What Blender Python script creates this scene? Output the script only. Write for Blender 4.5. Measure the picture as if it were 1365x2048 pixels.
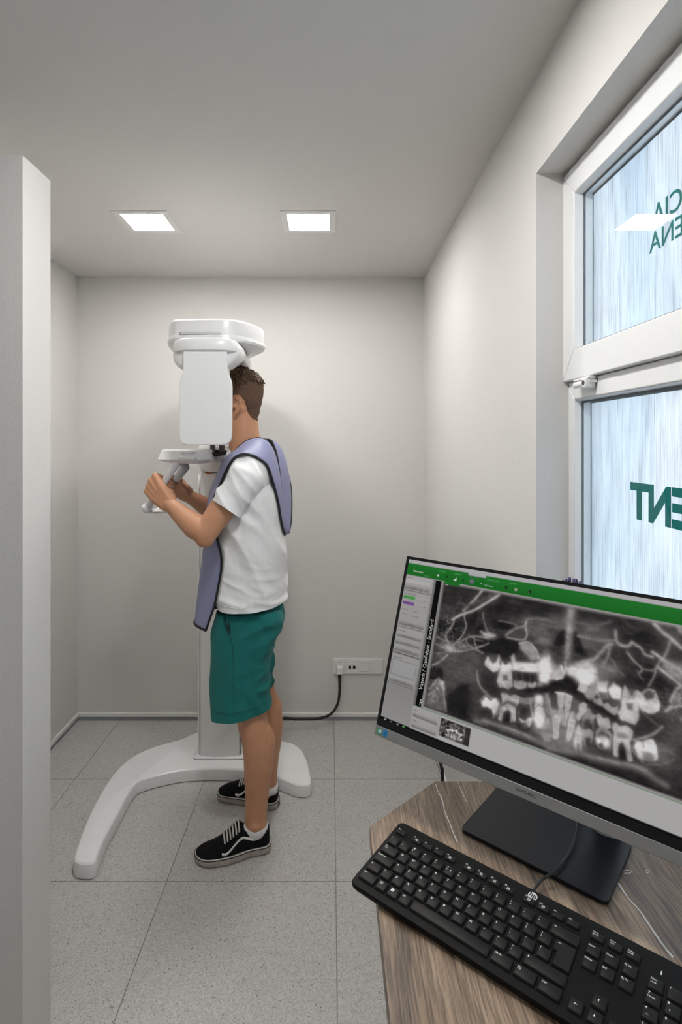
import bpy, bmesh, math, random
import numpy as np
from mathutils import Vector, Matrix, noise
random.seed(7)
for o in list(bpy.data.objects): bpy.data.objects.remove(o)
S = bpy.context.scene; COL = S.collection
V = Vector
# ------------------------------------------------------------ camera
F, CX, CY, EYE = 1090.0, 662.0, 885.0, 1.56          # focal length and vanishing point in pixels, eye height in m
cam = bpy.data.cameras.new('camera'); co = bpy.data.objects.new('camera', cam); COL.objects.link(co)
co.location = (0, 0, EYE); co.rotation_euler = (math.pi/2, 0, 0)
cam.sensor_fit = 'HORIZONTAL'; cam.sensor_width = 36; cam.lens = F/1365*36
cam.shift_x = (682.5-CX)/1365; cam.shift_y = -(1024-CY)/1365
cam.clip_start = 0.02; S.camera = co
# ------------------------------------------------------------ world, lights, exposure
S.view_settings.view_transform = 'Standard'; S.view_settings.look = 'None'
S.view_settings.gamma = 1; S.view_settings.use_curve_mapping = False
S.view_settings.exposure = 0.34
SKY = 1.65; PANEL = 78.0; FILL_PANEL = 110.0; SCREEN = 0.62
W = bpy.data.worlds.new('World'); S.world = W; W.use_nodes = True
nt = W.node_tree; nt.nodes.clear()
def N(nt, t, **k):
    n = nt.nodes.new(t)
    for a, b in k.items(): setattr(n, a, b)
    return n
wo = N(nt, 'ShaderNodeOutputWorld'); bg = N(nt, 'ShaderNodeBackground'); tc = N(nt, 'ShaderNodeTexCoord')
ns = N(nt, 'ShaderNodeTexNoise'); ns.inputs['Scale'].default_value = 2.6; ns.inputs['Detail'].default_value = 4
rp = N(nt, 'ShaderNodeValToRGB')
rp.color_ramp.elements[0].position = .38; rp.color_ramp.elements[0].color = (.46, .55, .66, 1)
rp.color_ramp.elements[1].position = .62; rp.color_ramp.elements[1].color = (.88, .92, .97, 1)
nt.links.new(tc.outputs['Generated'], ns.inputs['Vector']); nt.links.new(ns.outputs['Fac'], rp.inputs['Fac'])
nt.links.new(rp.outputs['Color'], bg.inputs['Color']); bg.inputs['Strength'].default_value = SKY
nt.links.new(bg.outputs[0], wo.inputs[0])

# ------------------------------------------------------------ helpers
def P(px, py, d): return V(((px-CX)*d/F, d, EYE-(py-CY)*d/F))        # pixel + distance -> place
def PX(px, py, x):                                                     # pixel on a plane x = const
    d = x*F/(px-CX); return V((x, d, EYE-(py-CY)*d/F))
def PZ(px, py, z):                                                     # pixel on a plane z = const
    d = (EYE-z)*F/(py-CY); return V(((px-CX)*d/F, d, z))
def srgb(h):
    c = [int(h[i:i+2], 16)/255 for i in (0, 2, 4)]
    return tuple(x/12.92 if x <= .04045 else ((x+.055)/1.055)**2.4 for x in c) + (1,)
def mat(name, col, rough=.5, metal=0, spec=.5, noise_s=0, noise_a=0, bump=0, bump_s=50, stretch=None, coat=0, sheen=0):
    m = bpy.data.materials.new(name); m.use_nodes = True; nt = m.node_tree
    b = nt.nodes['Principled BSDF']; col = srgb(col) if isinstance(col, str) else tuple(col)+((1,) if len(col) == 3 else ())
    b.inputs['Base Color'].default_value = col; b.inputs['Roughness'].default_value = rough
    b.inputs['Metallic'].default_value = metal; b.inputs['Specular IOR Level'].default_value = spec
    b.inputs['Coat Weight'].default_value = coat; b.inputs['Sheen Weight'].default_value = sheen
    tc = N(nt, 'ShaderNodeTexCoord'); mp = N(nt, 'ShaderNodeMapping'); nt.links.new(tc.outputs['Object'], mp.inputs[0])
    if stretch: mp.inputs['Scale'].default_value = stretch
    if noise_a:
        n = N(nt, 'ShaderNodeTexNoise'); n.inputs['Scale'].default_value = noise_s; n.inputs['Detail'].default_value = 4
        nt.links.new(mp.outputs[0], n.inputs[0])
        mx = N(nt, 'ShaderNodeMix', data_type='RGBA')
        mx.inputs['A'].default_value = tuple(max(0, c*(1-noise_a)) for c in col[:3])+(1,)
        mx.inputs['B'].default_value = tuple(min(1, c*(1+noise_a)) for c in col[:3])+(1,)
        nt.links.new(n.outputs['Fac'], mx.inputs['Factor']); nt.links.new(mx.outputs['Result'], b.inputs['Base Color'])
    if bump:
        n = N(nt, 'ShaderNodeTexNoise'); n.inputs['Scale'].default_value = bump_s; n.inputs['Detail'].default_value = 3
        nt.links.new(mp.outputs[0], n.inputs[0])
        bp = N(nt, 'ShaderNodeBump'); bp.inputs['Strength'].default_value = bump; bp.inputs['Distance'].default_value = .002
        nt.links.new(n.outputs['Fac'], bp.inputs['Height']); nt.links.new(bp.outputs[0], b.inputs['Normal'])
    return m
def emis(name, col, st):
    m = bpy.data.materials.new(name); m.use_nodes = True; nt = m.node_tree; nt.nodes.clear()
    e = N(nt, 'ShaderNodeEmission'); e.inputs[0].default_value = srgb(col) if isinstance(col, str) else tuple(col)+(1,); e.inputs[1].default_value = st
    o = N(nt, 'ShaderNodeOutputMaterial'); nt.links.new(e.outputs[0], o.inputs[0]); return m
def tag(o, label=None, cat=None, group=None, kind=None):
    for k, v in (('label', label), ('category', cat), ('group', group), ('kind', kind)):
        if v: o[k] = v
    return o
def root(name, loc, label, cat, group=None, kind=None, M=None):
    o = bpy.data.objects.new(name, None); COL.objects.link(o); o.empty_display_size = .05
    o.matrix_world = M if M is not None else Matrix.Translation(loc)
    return tag(o, label, cat, group, kind)
ROOTM = {}
def worldM(o):
    m = o.matrix_basis.copy(); p = o.parent
    return m if p is None else worldM(p) @ o.matrix_parent_inverse @ m
def link(name, me, m=None, parent=None, local=False, smooth=None, bevel=0, seg=2, auto=35):
    o = bpy.data.objects.new(name, me); COL.objects.link(o)
    if m is not None:
        me.materials.clear(); me.materials.append(m)
    if parent is not None:
        o.parent = parent
        if not local: o.matrix_parent_inverse = worldM(parent).inverted()
    if smooth or bevel:
        for p in me.polygons: p.use_smooth = True
        me.set_sharp_from_angle(angle=math.radians(auto)) if smooth != 'all' else None
    if bevel:
        md = o.modifiers.new('bevel', 'BEVEL'); md.width = bevel; md.segments = seg; md.limit_method = 'ANGLE'; md.angle_limit = math.radians(30)
        md.harden_normals = True
    return o
class MB:
    def __init__(s): s.v = []; s.f = []
    def add(s, vs, fs):
        k = len(s.v); s.v += [tuple(v) for v in vs]; s.f += [tuple(i+k for i in f) for f in fs]; return s
    def box(s, a, b):
        (x0, y0, z0), (x1, y1, z1) = a, b
        x0, x1 = sorted((x0, x1)); y0, y1 = sorted((y0, y1)); z0, z1 = sorted((z0, z1))
        return s.add([(x0,y0,z0),(x1,y0,z0),(x1,y1,z0),(x0,y1,z0),(x0,y0,z1),(x1,y0,z1),(x1,y1,z1),(x0,y1,z1)],
                     [(0,3,2,1),(4,5,6,7),(0,1,5,4),(1,2,6,5),(2,3,7,6),(3,0,4,7)])
    def prism(s, pts, f0, f1):               # pts 2D polygon ccw, f0/f1 map (a,b)->3D bottom/top
        n = len(pts); vs = [f0(*p) for p in pts]+[f1(*p) for p in pts]
        return s.add(vs, [tuple(range(n-1, -1, -1)), tuple(range(n, 2*n))]+[(i, (i+1) % n, n+(i+1) % n, n+i) for i in range(n)])
    def rings(s, R, closed=False, caps=True):
        n = len(R[0]); k = len(s.v); m = len(R)
        fs = []
        for i in range(m if closed else m-1):
            j = (i+1) % m
            fs += [(i*n+a, i*n+(a+1) % n, j*n+(a+1) % n, j*n+a) for a in range(n)]
        if caps and not closed: fs += [tuple(range(n-1, -1, -1)), tuple((m-1)*n+a for a in range(n))]
        return s.add([p for r in R for p in r], fs)
    def tube(s, pts, r, n=10, caps=True, ell=1.0, ref=None, closed=False):
        pts = [V(p) for p in pts]; m = len(pts); R = []; up = None
        rs = r if hasattr(r, '__len__') else [r]*m
        for i in range(m):
            a = pts[(i-1) % m] if (closed or i > 0) else pts[0]; b = pts[(i+1) % m] if (closed or i < m-1) else pts[-1]
            t = (b-a).normalized()
            if ref is not None: up = V(ref) - t*V(ref).dot(t)
            elif up is None:
                q = V((0, 0, 1)) if abs(t.z) < .9 else V((1, 0, 0)); up = q-t*q.dot(t)
            else: up = up-t*up.dot(t)
            up.normalize(); sd = t.cross(up)
            rr = rs[i]; ra, rb = rr if isinstance(rr, tuple) else (rr, rr*ell)
            R.append([pts[i]+up*(ra*math.cos(2*math.pi*k/n))+sd*(rb*math.sin(2*math.pi*k/n)) for k in range(n)])
        return s.rings(R, closed, caps)
    def capsule(s, pts, rs, n=14):           # limb with rounded ends
        pts = [V(p) for p in pts]; a = (pts[0]-pts[1]).normalized(); b = (pts[-1]-pts[-2]).normalized()
        rm = lambda r: r if not isinstance(r, tuple) else min(r)
        r0, r1 = rm(rs[0]), rm(rs[-1])
        sc = lambda r, f: tuple(x*f for x in r) if isinstance(r, tuple) else r*f
        pp = [pts[0]+a*r0*q for q in (.98, .8, .45)]+pts+[pts[-1]+b*r1*q for q in (.45, .8, .98)]
        rr = [sc(rs[0], f) for f in (.2, .6, .89)]+list(rs)+[sc(rs[-1], f) for f in (.89, .6, .2)]
        return s.tube(pp, rr, n)
    def ell(s, c, r, n=20, m=12, rot=None):
        R = []
        for i in range(1, m):
            t = math.pi*i/m
            ring = [V((r[0]*math.sin(t)*math.cos(2*math.pi*k/n), r[1]*math.sin(t)*math.sin(2*math.pi*k/n), -r[2]*math.cos(t))) for k in range(n)]
            if rot: ring = [rot @ p for p in ring]
            R.append([V(c)+p for p in ring])
        return s.rings(R)
    def mesh(s, name='m'):
        me = bpy.data.meshes.new(name); me.from_pydata(s.v, [], s.f); me.update()
        bm = bmesh.new(); bm.from_mesh(me); bmesh.ops.recalc_face_normals(bm, faces=bm.faces); bm.to_mesh(me); bm.free()
        return me
    def obj(s, name, m, parent=None, **k): return link(name, s.mesh(name), m, parent, **k)
def cat_rom(pts, k=6, closed=False):
    pts = [V(p) for p in pts]; n = len(pts); out = []
    for i in range(n if closed else n-1):
        g = (lambda j: pts[j % n]) if closed else (lambda j: pts[min(max(j, 0), n-1)])
        a, b, c, d = g(i-1), g(i), g(i+1), g(i+2)
        for q in range(k):
            t = q/k
            out.append(.5*((2*b)+(c-a)*t+(2*a-5*b+4*c-d)*t*t+(3*b-a-3*c+d)*t**3))
    if not closed: out.append(pts[-1])
    return out
def bake(me, mods):                           # apply modifiers to a mesh without ops
    o = bpy.data.objects.new('tmp', me); COL.objects.link(o)
    for t, kw in mods:
        md = o.modifiers.new(t, t)
        for a, b in kw.items(): setattr(md, a, b)
    dg = bpy.context.evaluated_depsgraph_get(); dg.update()
    r = bpy.data.meshes.new_from_object(o.evaluated_get(dg)); bpy.data.objects.remove(o); return r
def remesh(mb, vox, sm=4):
    return bake(mb.mesh(), [('REMESH', dict(mode='VOXEL', voxel_size=vox, use_smooth_shade=True)), ('SMOOTH', dict(factor=.5, iterations=sm))])
def wrinkle(me, fn):
    n = len(me.vertices); c = np.empty(n*3); me.vertices.foreach_get('co', c); c = c.reshape(-1, 3)
    nr = np.array([v.normal[:] for v in me.vertices]); d = np.array([fn(V(p), V(q)) for p, q in zip(c, nr)])
    c += nr*d[:, None]; me.vertices.foreach_set('co', c.ravel()); me.update()
TXT = {}
def textmesh(s, size=1.0, bold=0.0, align='CENTER', extr=0.0, res=3):
    key = (s, round(size, 5), bold, align)
    if key in TXT: return TXT[key]
    cu = bpy.data.curves.new('t', 'FONT'); cu.body = s; cu.size = size; cu.offset = bold; cu.align_x = align; cu.resolution_u = res; cu.extrude = extr
    o = bpy.data.objects.new('t', cu); COL.objects.link(o)
    dg = bpy.context.evaluated_depsgraph_get(); dg.update()
    me = bpy.data.meshes.new_from_object(o.evaluated_get(dg)); bpy.data.objects.remove(o); TXT[key] = me; return me
def rrect(x0, y0, x1, y1, r, n=6):
    out = []
    for (cx, cy, a) in ((x1-r, y0+r, -90), (x1-r, y1-r, 0), (x0+r, y1-r, 90), (x0+r, y0+r, 180)):
        for i in range(n+1):
            t = math.radians(a+90*i/n); out.append((cx+r*math.cos(t), cy+r*math.sin(t)))
    return out

# ------------------------------------------------------------ materials
M = {}
M['wall'] = mat('white_plaster', (.66, .645, .62), .85, bump=.25, bump_s=180, spec=.2)
M['ceil'] = mat('ceiling_paint', (.66, .645, .62), .9, spec=.1)
M['trim'] = mat('trim_white', (.74, .73, .71), .5)
M['cove'] = mat('cove_vinyl', (.27, .29, .30), .6, noise_s=60, noise_a=.15)
M['pvc'] = mat('window_pvc', (.86, .865, .87), .3)
M['gasket'] = mat('gasket', (.10, .13, .15), .5)
M['spacer'] = mat('spacer', (.80, .83, .85), .35, metal=.2)
M['white'] = mat('machine_white', (.82, .82, .82), .28, coat=.2)
M['white2'] = mat('machine_white_matt', (.80, .80, .79), .45)
M['lgrey'] = mat('light_grey_plastic', (.55, .56, .57), .4)
M['black'] = mat('black_plastic', (.008, .008, .009), .45, spec=.2)
M['rubber'] = mat('black_rubber', (.01, .01, .01), .6)
M['frame'] = mat('lamp_frame', (.72, .71, .69), .5)
M['keybody'] = mat('keyboard_black', (.0055, .0052, .005), .55, spec=.14, bump=.1, bump_s=900)
M['key'] = mat('key_black', (.0105, .0098, .0092), .5, spec=.22, bump=.1, bump_s=900)
M['legend'] = mat('legend_white', (.75, .74, .72), .6)
M['chin'] = mat('monitor_silver', (.26, .255, .25), .42, metal=.4)
M['base'] = mat('stand_dark', (.009, .010, .013), .34, spec=.28, bump=.05, bump_s=600)
M['skin'] = mat('skin', (.55, .275, .155), .5, noise_s=22, noise_a=.10, bump=.25, bump_s=160)
M['skin'].node_tree.nodes['Principled BSDF'].inputs['Subsurface Weight'].default_value = .06
M['skin'].node_tree.nodes['Principled BSDF'].inputs['Subsurface Radius'].default_value = (.012, .005, .003)
M['hair'] = mat('hair_brown', (.105, .056, .028), .55, noise_s=90, noise_a=.5, bump=.8, bump_s=400)
M['fade'] = mat('hair_short', (.115, .060, .034), .7, noise_s=160, noise_a=.6, bump=.8, bump_s=700)
M['shirt'] = mat('tshirt_white', (.84, .845, .85), .9, bump=.3, bump_s=500, sheen=.2, spec=.1)
M['shorts'] = mat('shorts_teal', (.018, .165, .155), .9, bump=.4, bump_s=450, noise_s=9, noise_a=.15, sheen=.1, spec=.1)
M['seam'] = mat('shorts_seam', (.008, .07, .066), .9)
M['apron'] = mat('apron_lavender', (.25, .26, .42), .5, noise_s=8, noise_a=.08, bump=.15, bump_s=60)
M['aprontrim'] = mat('apron_black', (.008, .008, .012), .65)
M['apronin'] = mat('apron_lining', (.012, .013, .022), .8)
M['canvas'] = mat('shoe_black', (.006, .006, .0065), .8, bump=.4, bump_s=600, spec=.15)
M['sole'] = mat('shoe_sole', (.36, .32, .285), .8, noise_s=35, noise_a=.45)
M['stripe'] = mat('shoe_stripe', (.70, .68, .65), .6)
M['lace'] = mat('shoe_lace', (.52, .49, .46), .85)
M['teal'] = mat('letter_teal', (.0, .30, .27), .5)
def film():
    m = M['teal']; nt = m.node_tree; o = [n for n in nt.nodes if n.type == 'OUTPUT_MATERIAL'][0]; b = nt.nodes['Principled BSDF']
    t = N(nt, 'ShaderNodeBsdfTranslucent'); t.inputs[0].default_value = (0, .34, .31, 1); mx = N(nt, 'ShaderNodeMixShader'); mx.inputs[0].default_value = .6
    nt.links.new(b.outputs[0], mx.inputs[1]); nt.links.new(t.outputs[0], mx.inputs[2]); nt.links.new(mx.outputs[0], o.inputs[0])
film()
M['orange'] = mat('amber_part', (.45, .12, .03), .4)
M['smoke'] = mat('smoky_plastic', (.06, .055, .05), .15)
M['purple'] = mat('plant_purple', (.055, .035, .12), .5, noise_s=40, noise_a=.3)
M['soil'] = mat('soil', (.03, .02, .015), .9)
M['pot'] = mat('pot_white', (.7, .7, .68), .4)
# floor: grey vinyl with chips and specks
def floor_mat():
    m = bpy.data.materials.new('speckled_vinyl'); m.use_nodes = True; nt = m.node_tree; b = nt.nodes['Principled BSDF']
    tc = N(nt, 'ShaderNodeTexCoord')
    def mixc(fac, a, bcol):
        mx = N(nt, 'ShaderNodeMix', data_type='RGBA')
        nt.links.new(fac, mx.inputs['Factor'])
        for s, c in (('A', a), ('B', bcol)):
            if isinstance(c, tuple): mx.inputs[s].default_value = c+(1,)
            else: nt.links.new(c, mx.inputs[s])
        return mx.outputs['Result']
    n1 = N(nt, 'ShaderNodeTexNoise'); n1.inputs['Scale'].default_value = 3; n1.inputs['Detail'].default_value = 6; nt.links.new(tc.outputs['Object'], n1.inputs[0])
    base = mixc(n1.outputs['Fac'], (.44, .425, .405), (.50, .485, .465))
    v = N(nt, 'ShaderNodeTexVoronoi'); v.inputs['Scale'].default_value = 310; nt.links.new(tc.outputs['Object'], v.inputs['Vector'])
    sp = N(nt, 'ShaderNodeSeparateColor'); nt.links.new(v.outputs['Color'], sp.inputs[0])
    def gt(sock, t, op='GREATER_THAN'):
        g = N(nt, 'ShaderNodeMath', operation=op); nt.links.new(sock, g.inputs[0]); g.inputs[1].default_value = t; return g.outputs[0]
    def mul(a, bb):
        g = N(nt, 'ShaderNodeMath', operation='MULTIPLY'); nt.links.new(a, g.inputs[0]); nt.links.new(bb, g.inputs[1]); return g.outputs[0]
    c = mixc(gt(sp.outputs[1], .72), base, (.54, .53, .52))
    c = mixc(gt(sp.outputs[2], .80), c, (.385, .37, .35))
    v2 = N(nt, 'ShaderNodeTexVoronoi'); v2.inputs['Scale'].default_value = 150; v2.inputs['Randomness'].default_value = 1; nt.links.new(tc.outputs['Object'], v2.inputs['Vector'])
    sp2 = N(nt, 'ShaderNodeSeparateColor'); nt.links.new(v2.outputs['Color'], sp2.inputs[0])
    dk = mul(gt(sp2.outputs[0], .80), gt(v2.outputs['Distance'], .24, 'LESS_THAN'))
    c = mixc(dk, c, (.13, .12, .11))
    nt.links.new(c, b.inputs['Base Color']); b.inputs['Roughness'].default_value = .42; b.inputs['Specular IOR Level'].default_value = .4
    return m
M['floor'] = floor_mat()
M['joint'] = mat('floor_joint', (.30, .30, .295), .6)
# desk: walnut-look laminate, grain along depth (Y)
def wood_mat():
    m = bpy.data.materials.new('walnut_laminate'); m.use_nodes = True; nt = m.node_tree; b = nt.nodes['Principled BSDF']
    tc = N(nt, 'ShaderNodeTexCoord'); mp = N(nt, 'ShaderNodeMapping'); nt.links.new(tc.outputs['Object'], mp.inputs[0])
    mp.inputs['Scale'].default_value = (34, 2.2, 1)
    wn = N(nt, 'ShaderNodeTexNoise'); wn.inputs['Scale'].default_value = 3.2; wn.inputs['Detail'].default_value = 3; nt.links.new(tc.outputs['Object'], wn.inputs[0])
    ad = N(nt, 'ShaderNodeVectorMath', operation='MULTIPLY_ADD'); nt.links.new(wn.outputs['Color'], ad.inputs[0]); ad.inputs[1].default_value = (3.5, 0, 0); nt.links.new(mp.outputs[0], ad.inputs[2])
    n = N(nt, 'ShaderNodeTexNoise'); n.inputs['Scale'].default_value = 1; n.inputs['Detail'].default_value = 8; n.inputs['Roughness'].default_value = .65; nt.links.new(ad.outputs[0], n.inputs[0])
    r = N(nt, 'ShaderNodeValToRGB'); e = r.color_ramp.elements
    e[0].position = .33; e[0].color = (.075, .050, .036, 1); e[1].position = .70; e[1].color = (.41, .305, .215, 1)
    k = e.new(.5); k.color = (.215, .148, .098, 1)
    nt.links.new(n.outputs['Fac'], r.inputs['Fac'])
    mp2 = N(nt, 'ShaderNodeMapping'); nt.links.new(tc.outputs['Object'], mp2.inputs[0]); mp2.inputs['Scale'].default_value = (420, 14, 1)
    n2 = N(nt, 'ShaderNodeTexNoise'); n2.inputs['Scale'].default_value = 1; n2.inputs['Detail'].default_value = 2; nt.links.new(mp2.outputs[0], n2.inputs[0])
    mr = N(nt, 'ShaderNodeMapRange'); mr.inputs[1].default_value = .38; mr.inputs[2].default_value = .6; mr.inputs[3].default_value = .55; mr.inputs[4].default_value = 1.15
    nt.links.new(n2.outputs['Fac'], mr.inputs[0])
    mx = N(nt, 'ShaderNodeMix', data_type='RGBA', blend_type='MULTIPLY'); mx.inputs['Factor'].default_value = 1
    nt.links.new(r.outputs['Color'], mx.inputs['A']); nt.links.new(mr.outputs[0], mx.inputs['B'])
    nt.links.new(mx.outputs['Result'], b.inputs['Base Color']); b.inputs['Roughness'].default_value = .38
    bp = N(nt, 'ShaderNodeBump'); bp.inputs['Strength'].default_value = .25; bp.inputs['Distance'].default_value = .001
    nt.links.new(n2.outputs['Fac'], bp.inputs['Height']); nt.links.new(bp.outputs[0], b.inputs['Normal'])
    return m
M['wood'] = wood_mat()
# glass
def clear_glass():
    m = bpy.data.materials.new('clear_pane'); m.use_nodes = True; nt = m.node_tree; nt.nodes.clear()
    o = N(nt, 'ShaderNodeOutputMaterial'); t = N(nt, 'ShaderNodeBsdfTransparent'); g = N(nt, 'ShaderNodeBsdfGlossy'); g.inputs['Roughness'].default_value = 0
    t.inputs[0].default_value = (.97, .99, .985, 1)
    f = N(nt, 'ShaderNodeFresnel'); f.inputs[0].default_value = 1.5; mx = N(nt, 'ShaderNodeMixShader')
    g2 = N(nt, 'ShaderNodeNewGeometry'); iv = N(nt, 'ShaderNodeMath', operation='SUBTRACT'); iv.inputs[0].default_value = 1; nt.links.new(g2.outputs['Backfacing'], iv.inputs[1])
    mm = N(nt, 'ShaderNodeMath', operation='MULTIPLY'); nt.links.new(f.outputs[0], mm.inputs[0]); nt.links.new(iv.outputs[0], mm.inputs[1])
    nt.links.new(mm.outputs[0], mx.inputs[0]); nt.links.new(t.outputs[0], mx.inputs[1]); nt.links.new(g.outputs[0], mx.inputs[2]); nt.links.new(mx.outputs[0], o.inputs[0]); return m
M['glass'] = clear_glass()
def rain_glass():
    m = bpy.data.materials.new('reeded_rain_glass'); m.use_nodes = True; nt = m.node_tree; nt.nodes.clear()
    o = N(nt, 'ShaderNodeOutputMaterial'); tr = N(nt, 'ShaderNodeBsdfTransparent'); tl = N(nt, 'ShaderNodeBsdfTranslucent'); df = N(nt, 'ShaderNodeBsdfGlossy')
    tc = N(nt, 'ShaderNodeTexCoord')
    def st(scale, lo, hi, a, b2, det=3):
        mp = N(nt, 'ShaderNodeMapping'); nt.links.new(tc.outputs['Object'], mp.inputs[0]); mp.inputs['Scale'].default_value = scale
        n = N(nt, 'ShaderNodeTexNoise'); n.inputs['Scale'].default_value = 1; n.inputs['Detail'].default_value = det; nt.links.new(mp.outputs[0], n.inputs[0])
        r = N(nt, 'ShaderNodeMapRange'); nt.links.new(n.outputs['Fac'], r.inputs[0]); r.inputs[1].default_value = lo; r.inputs[2].default_value = hi; r.inputs[3].default_value = a; r.inputs[4].default_value = b2
        return r.outputs[0], n.outputs['Fac']
    s1, h = st((1, 640, 9), .38, .47, .66, .94); s2, _ = st((1, 150, 5), .35, .6, .90, 1.0)
    s3, _ = st((1, 5, 2.2), .35, .65, 0, 1, 2)
    mu = N(nt, 'ShaderNodeMath', operation='MULTIPLY'); nt.links.new(s1, mu.inputs[0]); nt.links.new(s2, mu.inputs[1])
    c0 = N(nt, 'ShaderNodeMix', data_type='RGBA'); nt.links.new(s3, c0.inputs['Factor']); c0.inputs['A'].default_value = (.86, .92, .97, 1); c0.inputs['B'].default_value = (.97, .98, 1, 1)
    c1 = N(nt, 'ShaderNodeMix', data_type='RGBA', blend_type='MULTIPLY'); c1.inputs['Factor'].default_value = 1
    nt.links.new(c0.outputs['Result'], c1.inputs['A']); nt.links.new(mu.outputs[0], c1.inputs['B'])
    nt.links.new(c1.outputs['Result'], tr.inputs[0]); nt.links.new(c1.outputs['Result'], tl.inputs[0])
    bp = N(nt, 'ShaderNodeBump'); bp.inputs['Strength'].default_value = .5; bp.inputs['Distance'].default_value = .002; nt.links.new(h, bp.inputs['Height'])
    nt.links.new(bp.outputs[0], df.inputs['Normal']); nt.links.new(bp.outputs[0], tl.inputs['Normal']); df.inputs['Roughness'].default_value = .3
    m1 = N(nt, 'ShaderNodeMixShader'); m1.inputs[0].default_value = .55; nt.links.new(tr.outputs[0], m1.inputs[1]); nt.links.new(tl.outputs[0], m1.inputs[2])
    m2 = N(nt, 'ShaderNodeMixShader'); m2.inputs[0].default_value = .05; nt.links.new(m1.outputs[0], m2.inputs[1]); nt.links.new(df.outputs[0], m2.inputs[2])
    nt.links.new(m2.outputs[0], o.inputs[0]); return m
M['rain'] = rain_glass()

# ------------------------------------------------------------ room
HC = 2.488; YB = 3.064; XL = -1.425; XR = .523; YF = -2.3; XFL = -1.425
PARX, PY0, PY1, PZT = -.7403, 1.31, 1.4403, 2.2511
def struct(name, mb, m, label, cat, parent=None, **k): return tag(mb.obj(name, m, parent, **k), label, cat, None, 'structure')
# window opening in the right wall
WY0, WY1, WZ0, WZ1 = -.55, 1.387, .8835, 2.2446  # unseen near end is run on to let in more daylight
RT = .62                                   # wall thickness outwards
struct('wall_back', MB().box((XL-.1, YB, -.05), (XR+.1, YB+.1, HC+.05)), M['wall'], 'white back wall behind the x-ray machine', 'wall')
struct('wall_left', MB().box((XL-.1, YF, -.05), (XL, YB, HC+.05)), M['wall'], 'white left side wall of the alcove behind the partition', 'wall')
struct('wall_partition', MB().box((XFL, PY0, -.05), (PARX, PY1, PZT)), M['wall'], 'white partition wall standing short of the ceiling at the left edge', 'wall', bevel=.002)
w = MB(); XO = XR+.17
w.box((XR, YF, -.05), (XO, WY0, HC+.05)); w.box((XR, WY1, -.05), (XO, YB, HC+.05))
w.box((XR, WY0, -.05), (XO, WY1, WZ0)); w.box((XR, WY0, WZ1), (XO, WY1, HC+.05))
struct('wall_right', w, M['wall'], 'white right wall with the deep window opening', 'wall')
struct('wall_front', MB().box((XFL-.1, YF-.1, -.05), (XR+.2, YF, HC+.05)), M['wall'], 'white wall at the near end of the room', 'wall')
struct('ceiling', MB().box((XFL-.1, YF-.1, HC), (XO, YB+.1, HC+.1)), M['ceil'], 'plain white ceiling with recessed square lights', 'ceiling')
fl = struct('floor', MB().box((XFL-.1, YF-.1, -.06), (XO, YB+.05, -.003)), M['joint'], 'speckled light grey vinyl tile floor', 'floor')
tw, td = .602, .590
for i in range(-4, 1):
    for j in range(-1, 3):
        x0 = .018+i*tw; x1 = min(x0+tw, XR); y0 = 1.937+(j-1)*td; y1 = y0+td
        x0c = max(x0, XL if y0 > 1.8 else XFL); y1c = min(y1, YB)
        if x1-x0c < .02 or y1c-y0 < .02: continue
        t = MB().box((x0c+.0012, y0+.0012, -.004), (x1-.0012, y1c-.0012, 0)); t.obj('floor_tile', M['floor'], fl, bevel=.0007, seg=1)
# rest of the floor in front, same tiles
for i in range(-4, 1):
    for j in range(-5, -1):
        x0 = .018+i*tw; y0 = 1.937+(j-1)*td
        t = MB().box((max(x0, XFL)+.0012, max(y0, YF)+.0012, -.004), (min(x0+tw, XR)-.0012, y0+td-.0012, 0)); t.obj('floor_tile', M['floor'], fl)
# skirting: recessed grey cove below a white lip
def skirt(nm, a, b, nrm, lab):
    a, b, n = V(a), V(b), V(nrm)
    def bx(z0, z1, t0):
        q = [a, b, b+n*t0, a+n*t0]
        m = MB(); m.add([(p.x, p.y, z0) for p in q]+[(p.x, p.y, z1) for p in q], [(0,1,2,3),(4,5,6,7),(0,1,5,4),(1,2,6,5),(2,3,7,6),(3,0,4,7)]); return m
    r = struct(nm, bx(.022, .043, .012), M['trim'], lab, 'baseboard', bevel=.002)
    bx(0, .022, .007).obj('cove_strip', M['cove'], r)
skirt('baseboard_back', (XL, YB, 0), (XR, YB, 0), (0, -1, 0), 'white lip over grey cove strip along the back wall')
skirt('baseboard_left', (XL, PY1, 0), (XL, YB, 0), (1, 0, 0), 'white lip over grey cove strip along the left alcove wall')
skirt('baseboard_right', (XR, .0, 0), (XR, YB, 0), (-1, 0, 0), 'white lip over grey cove strip along the right wall')
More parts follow.
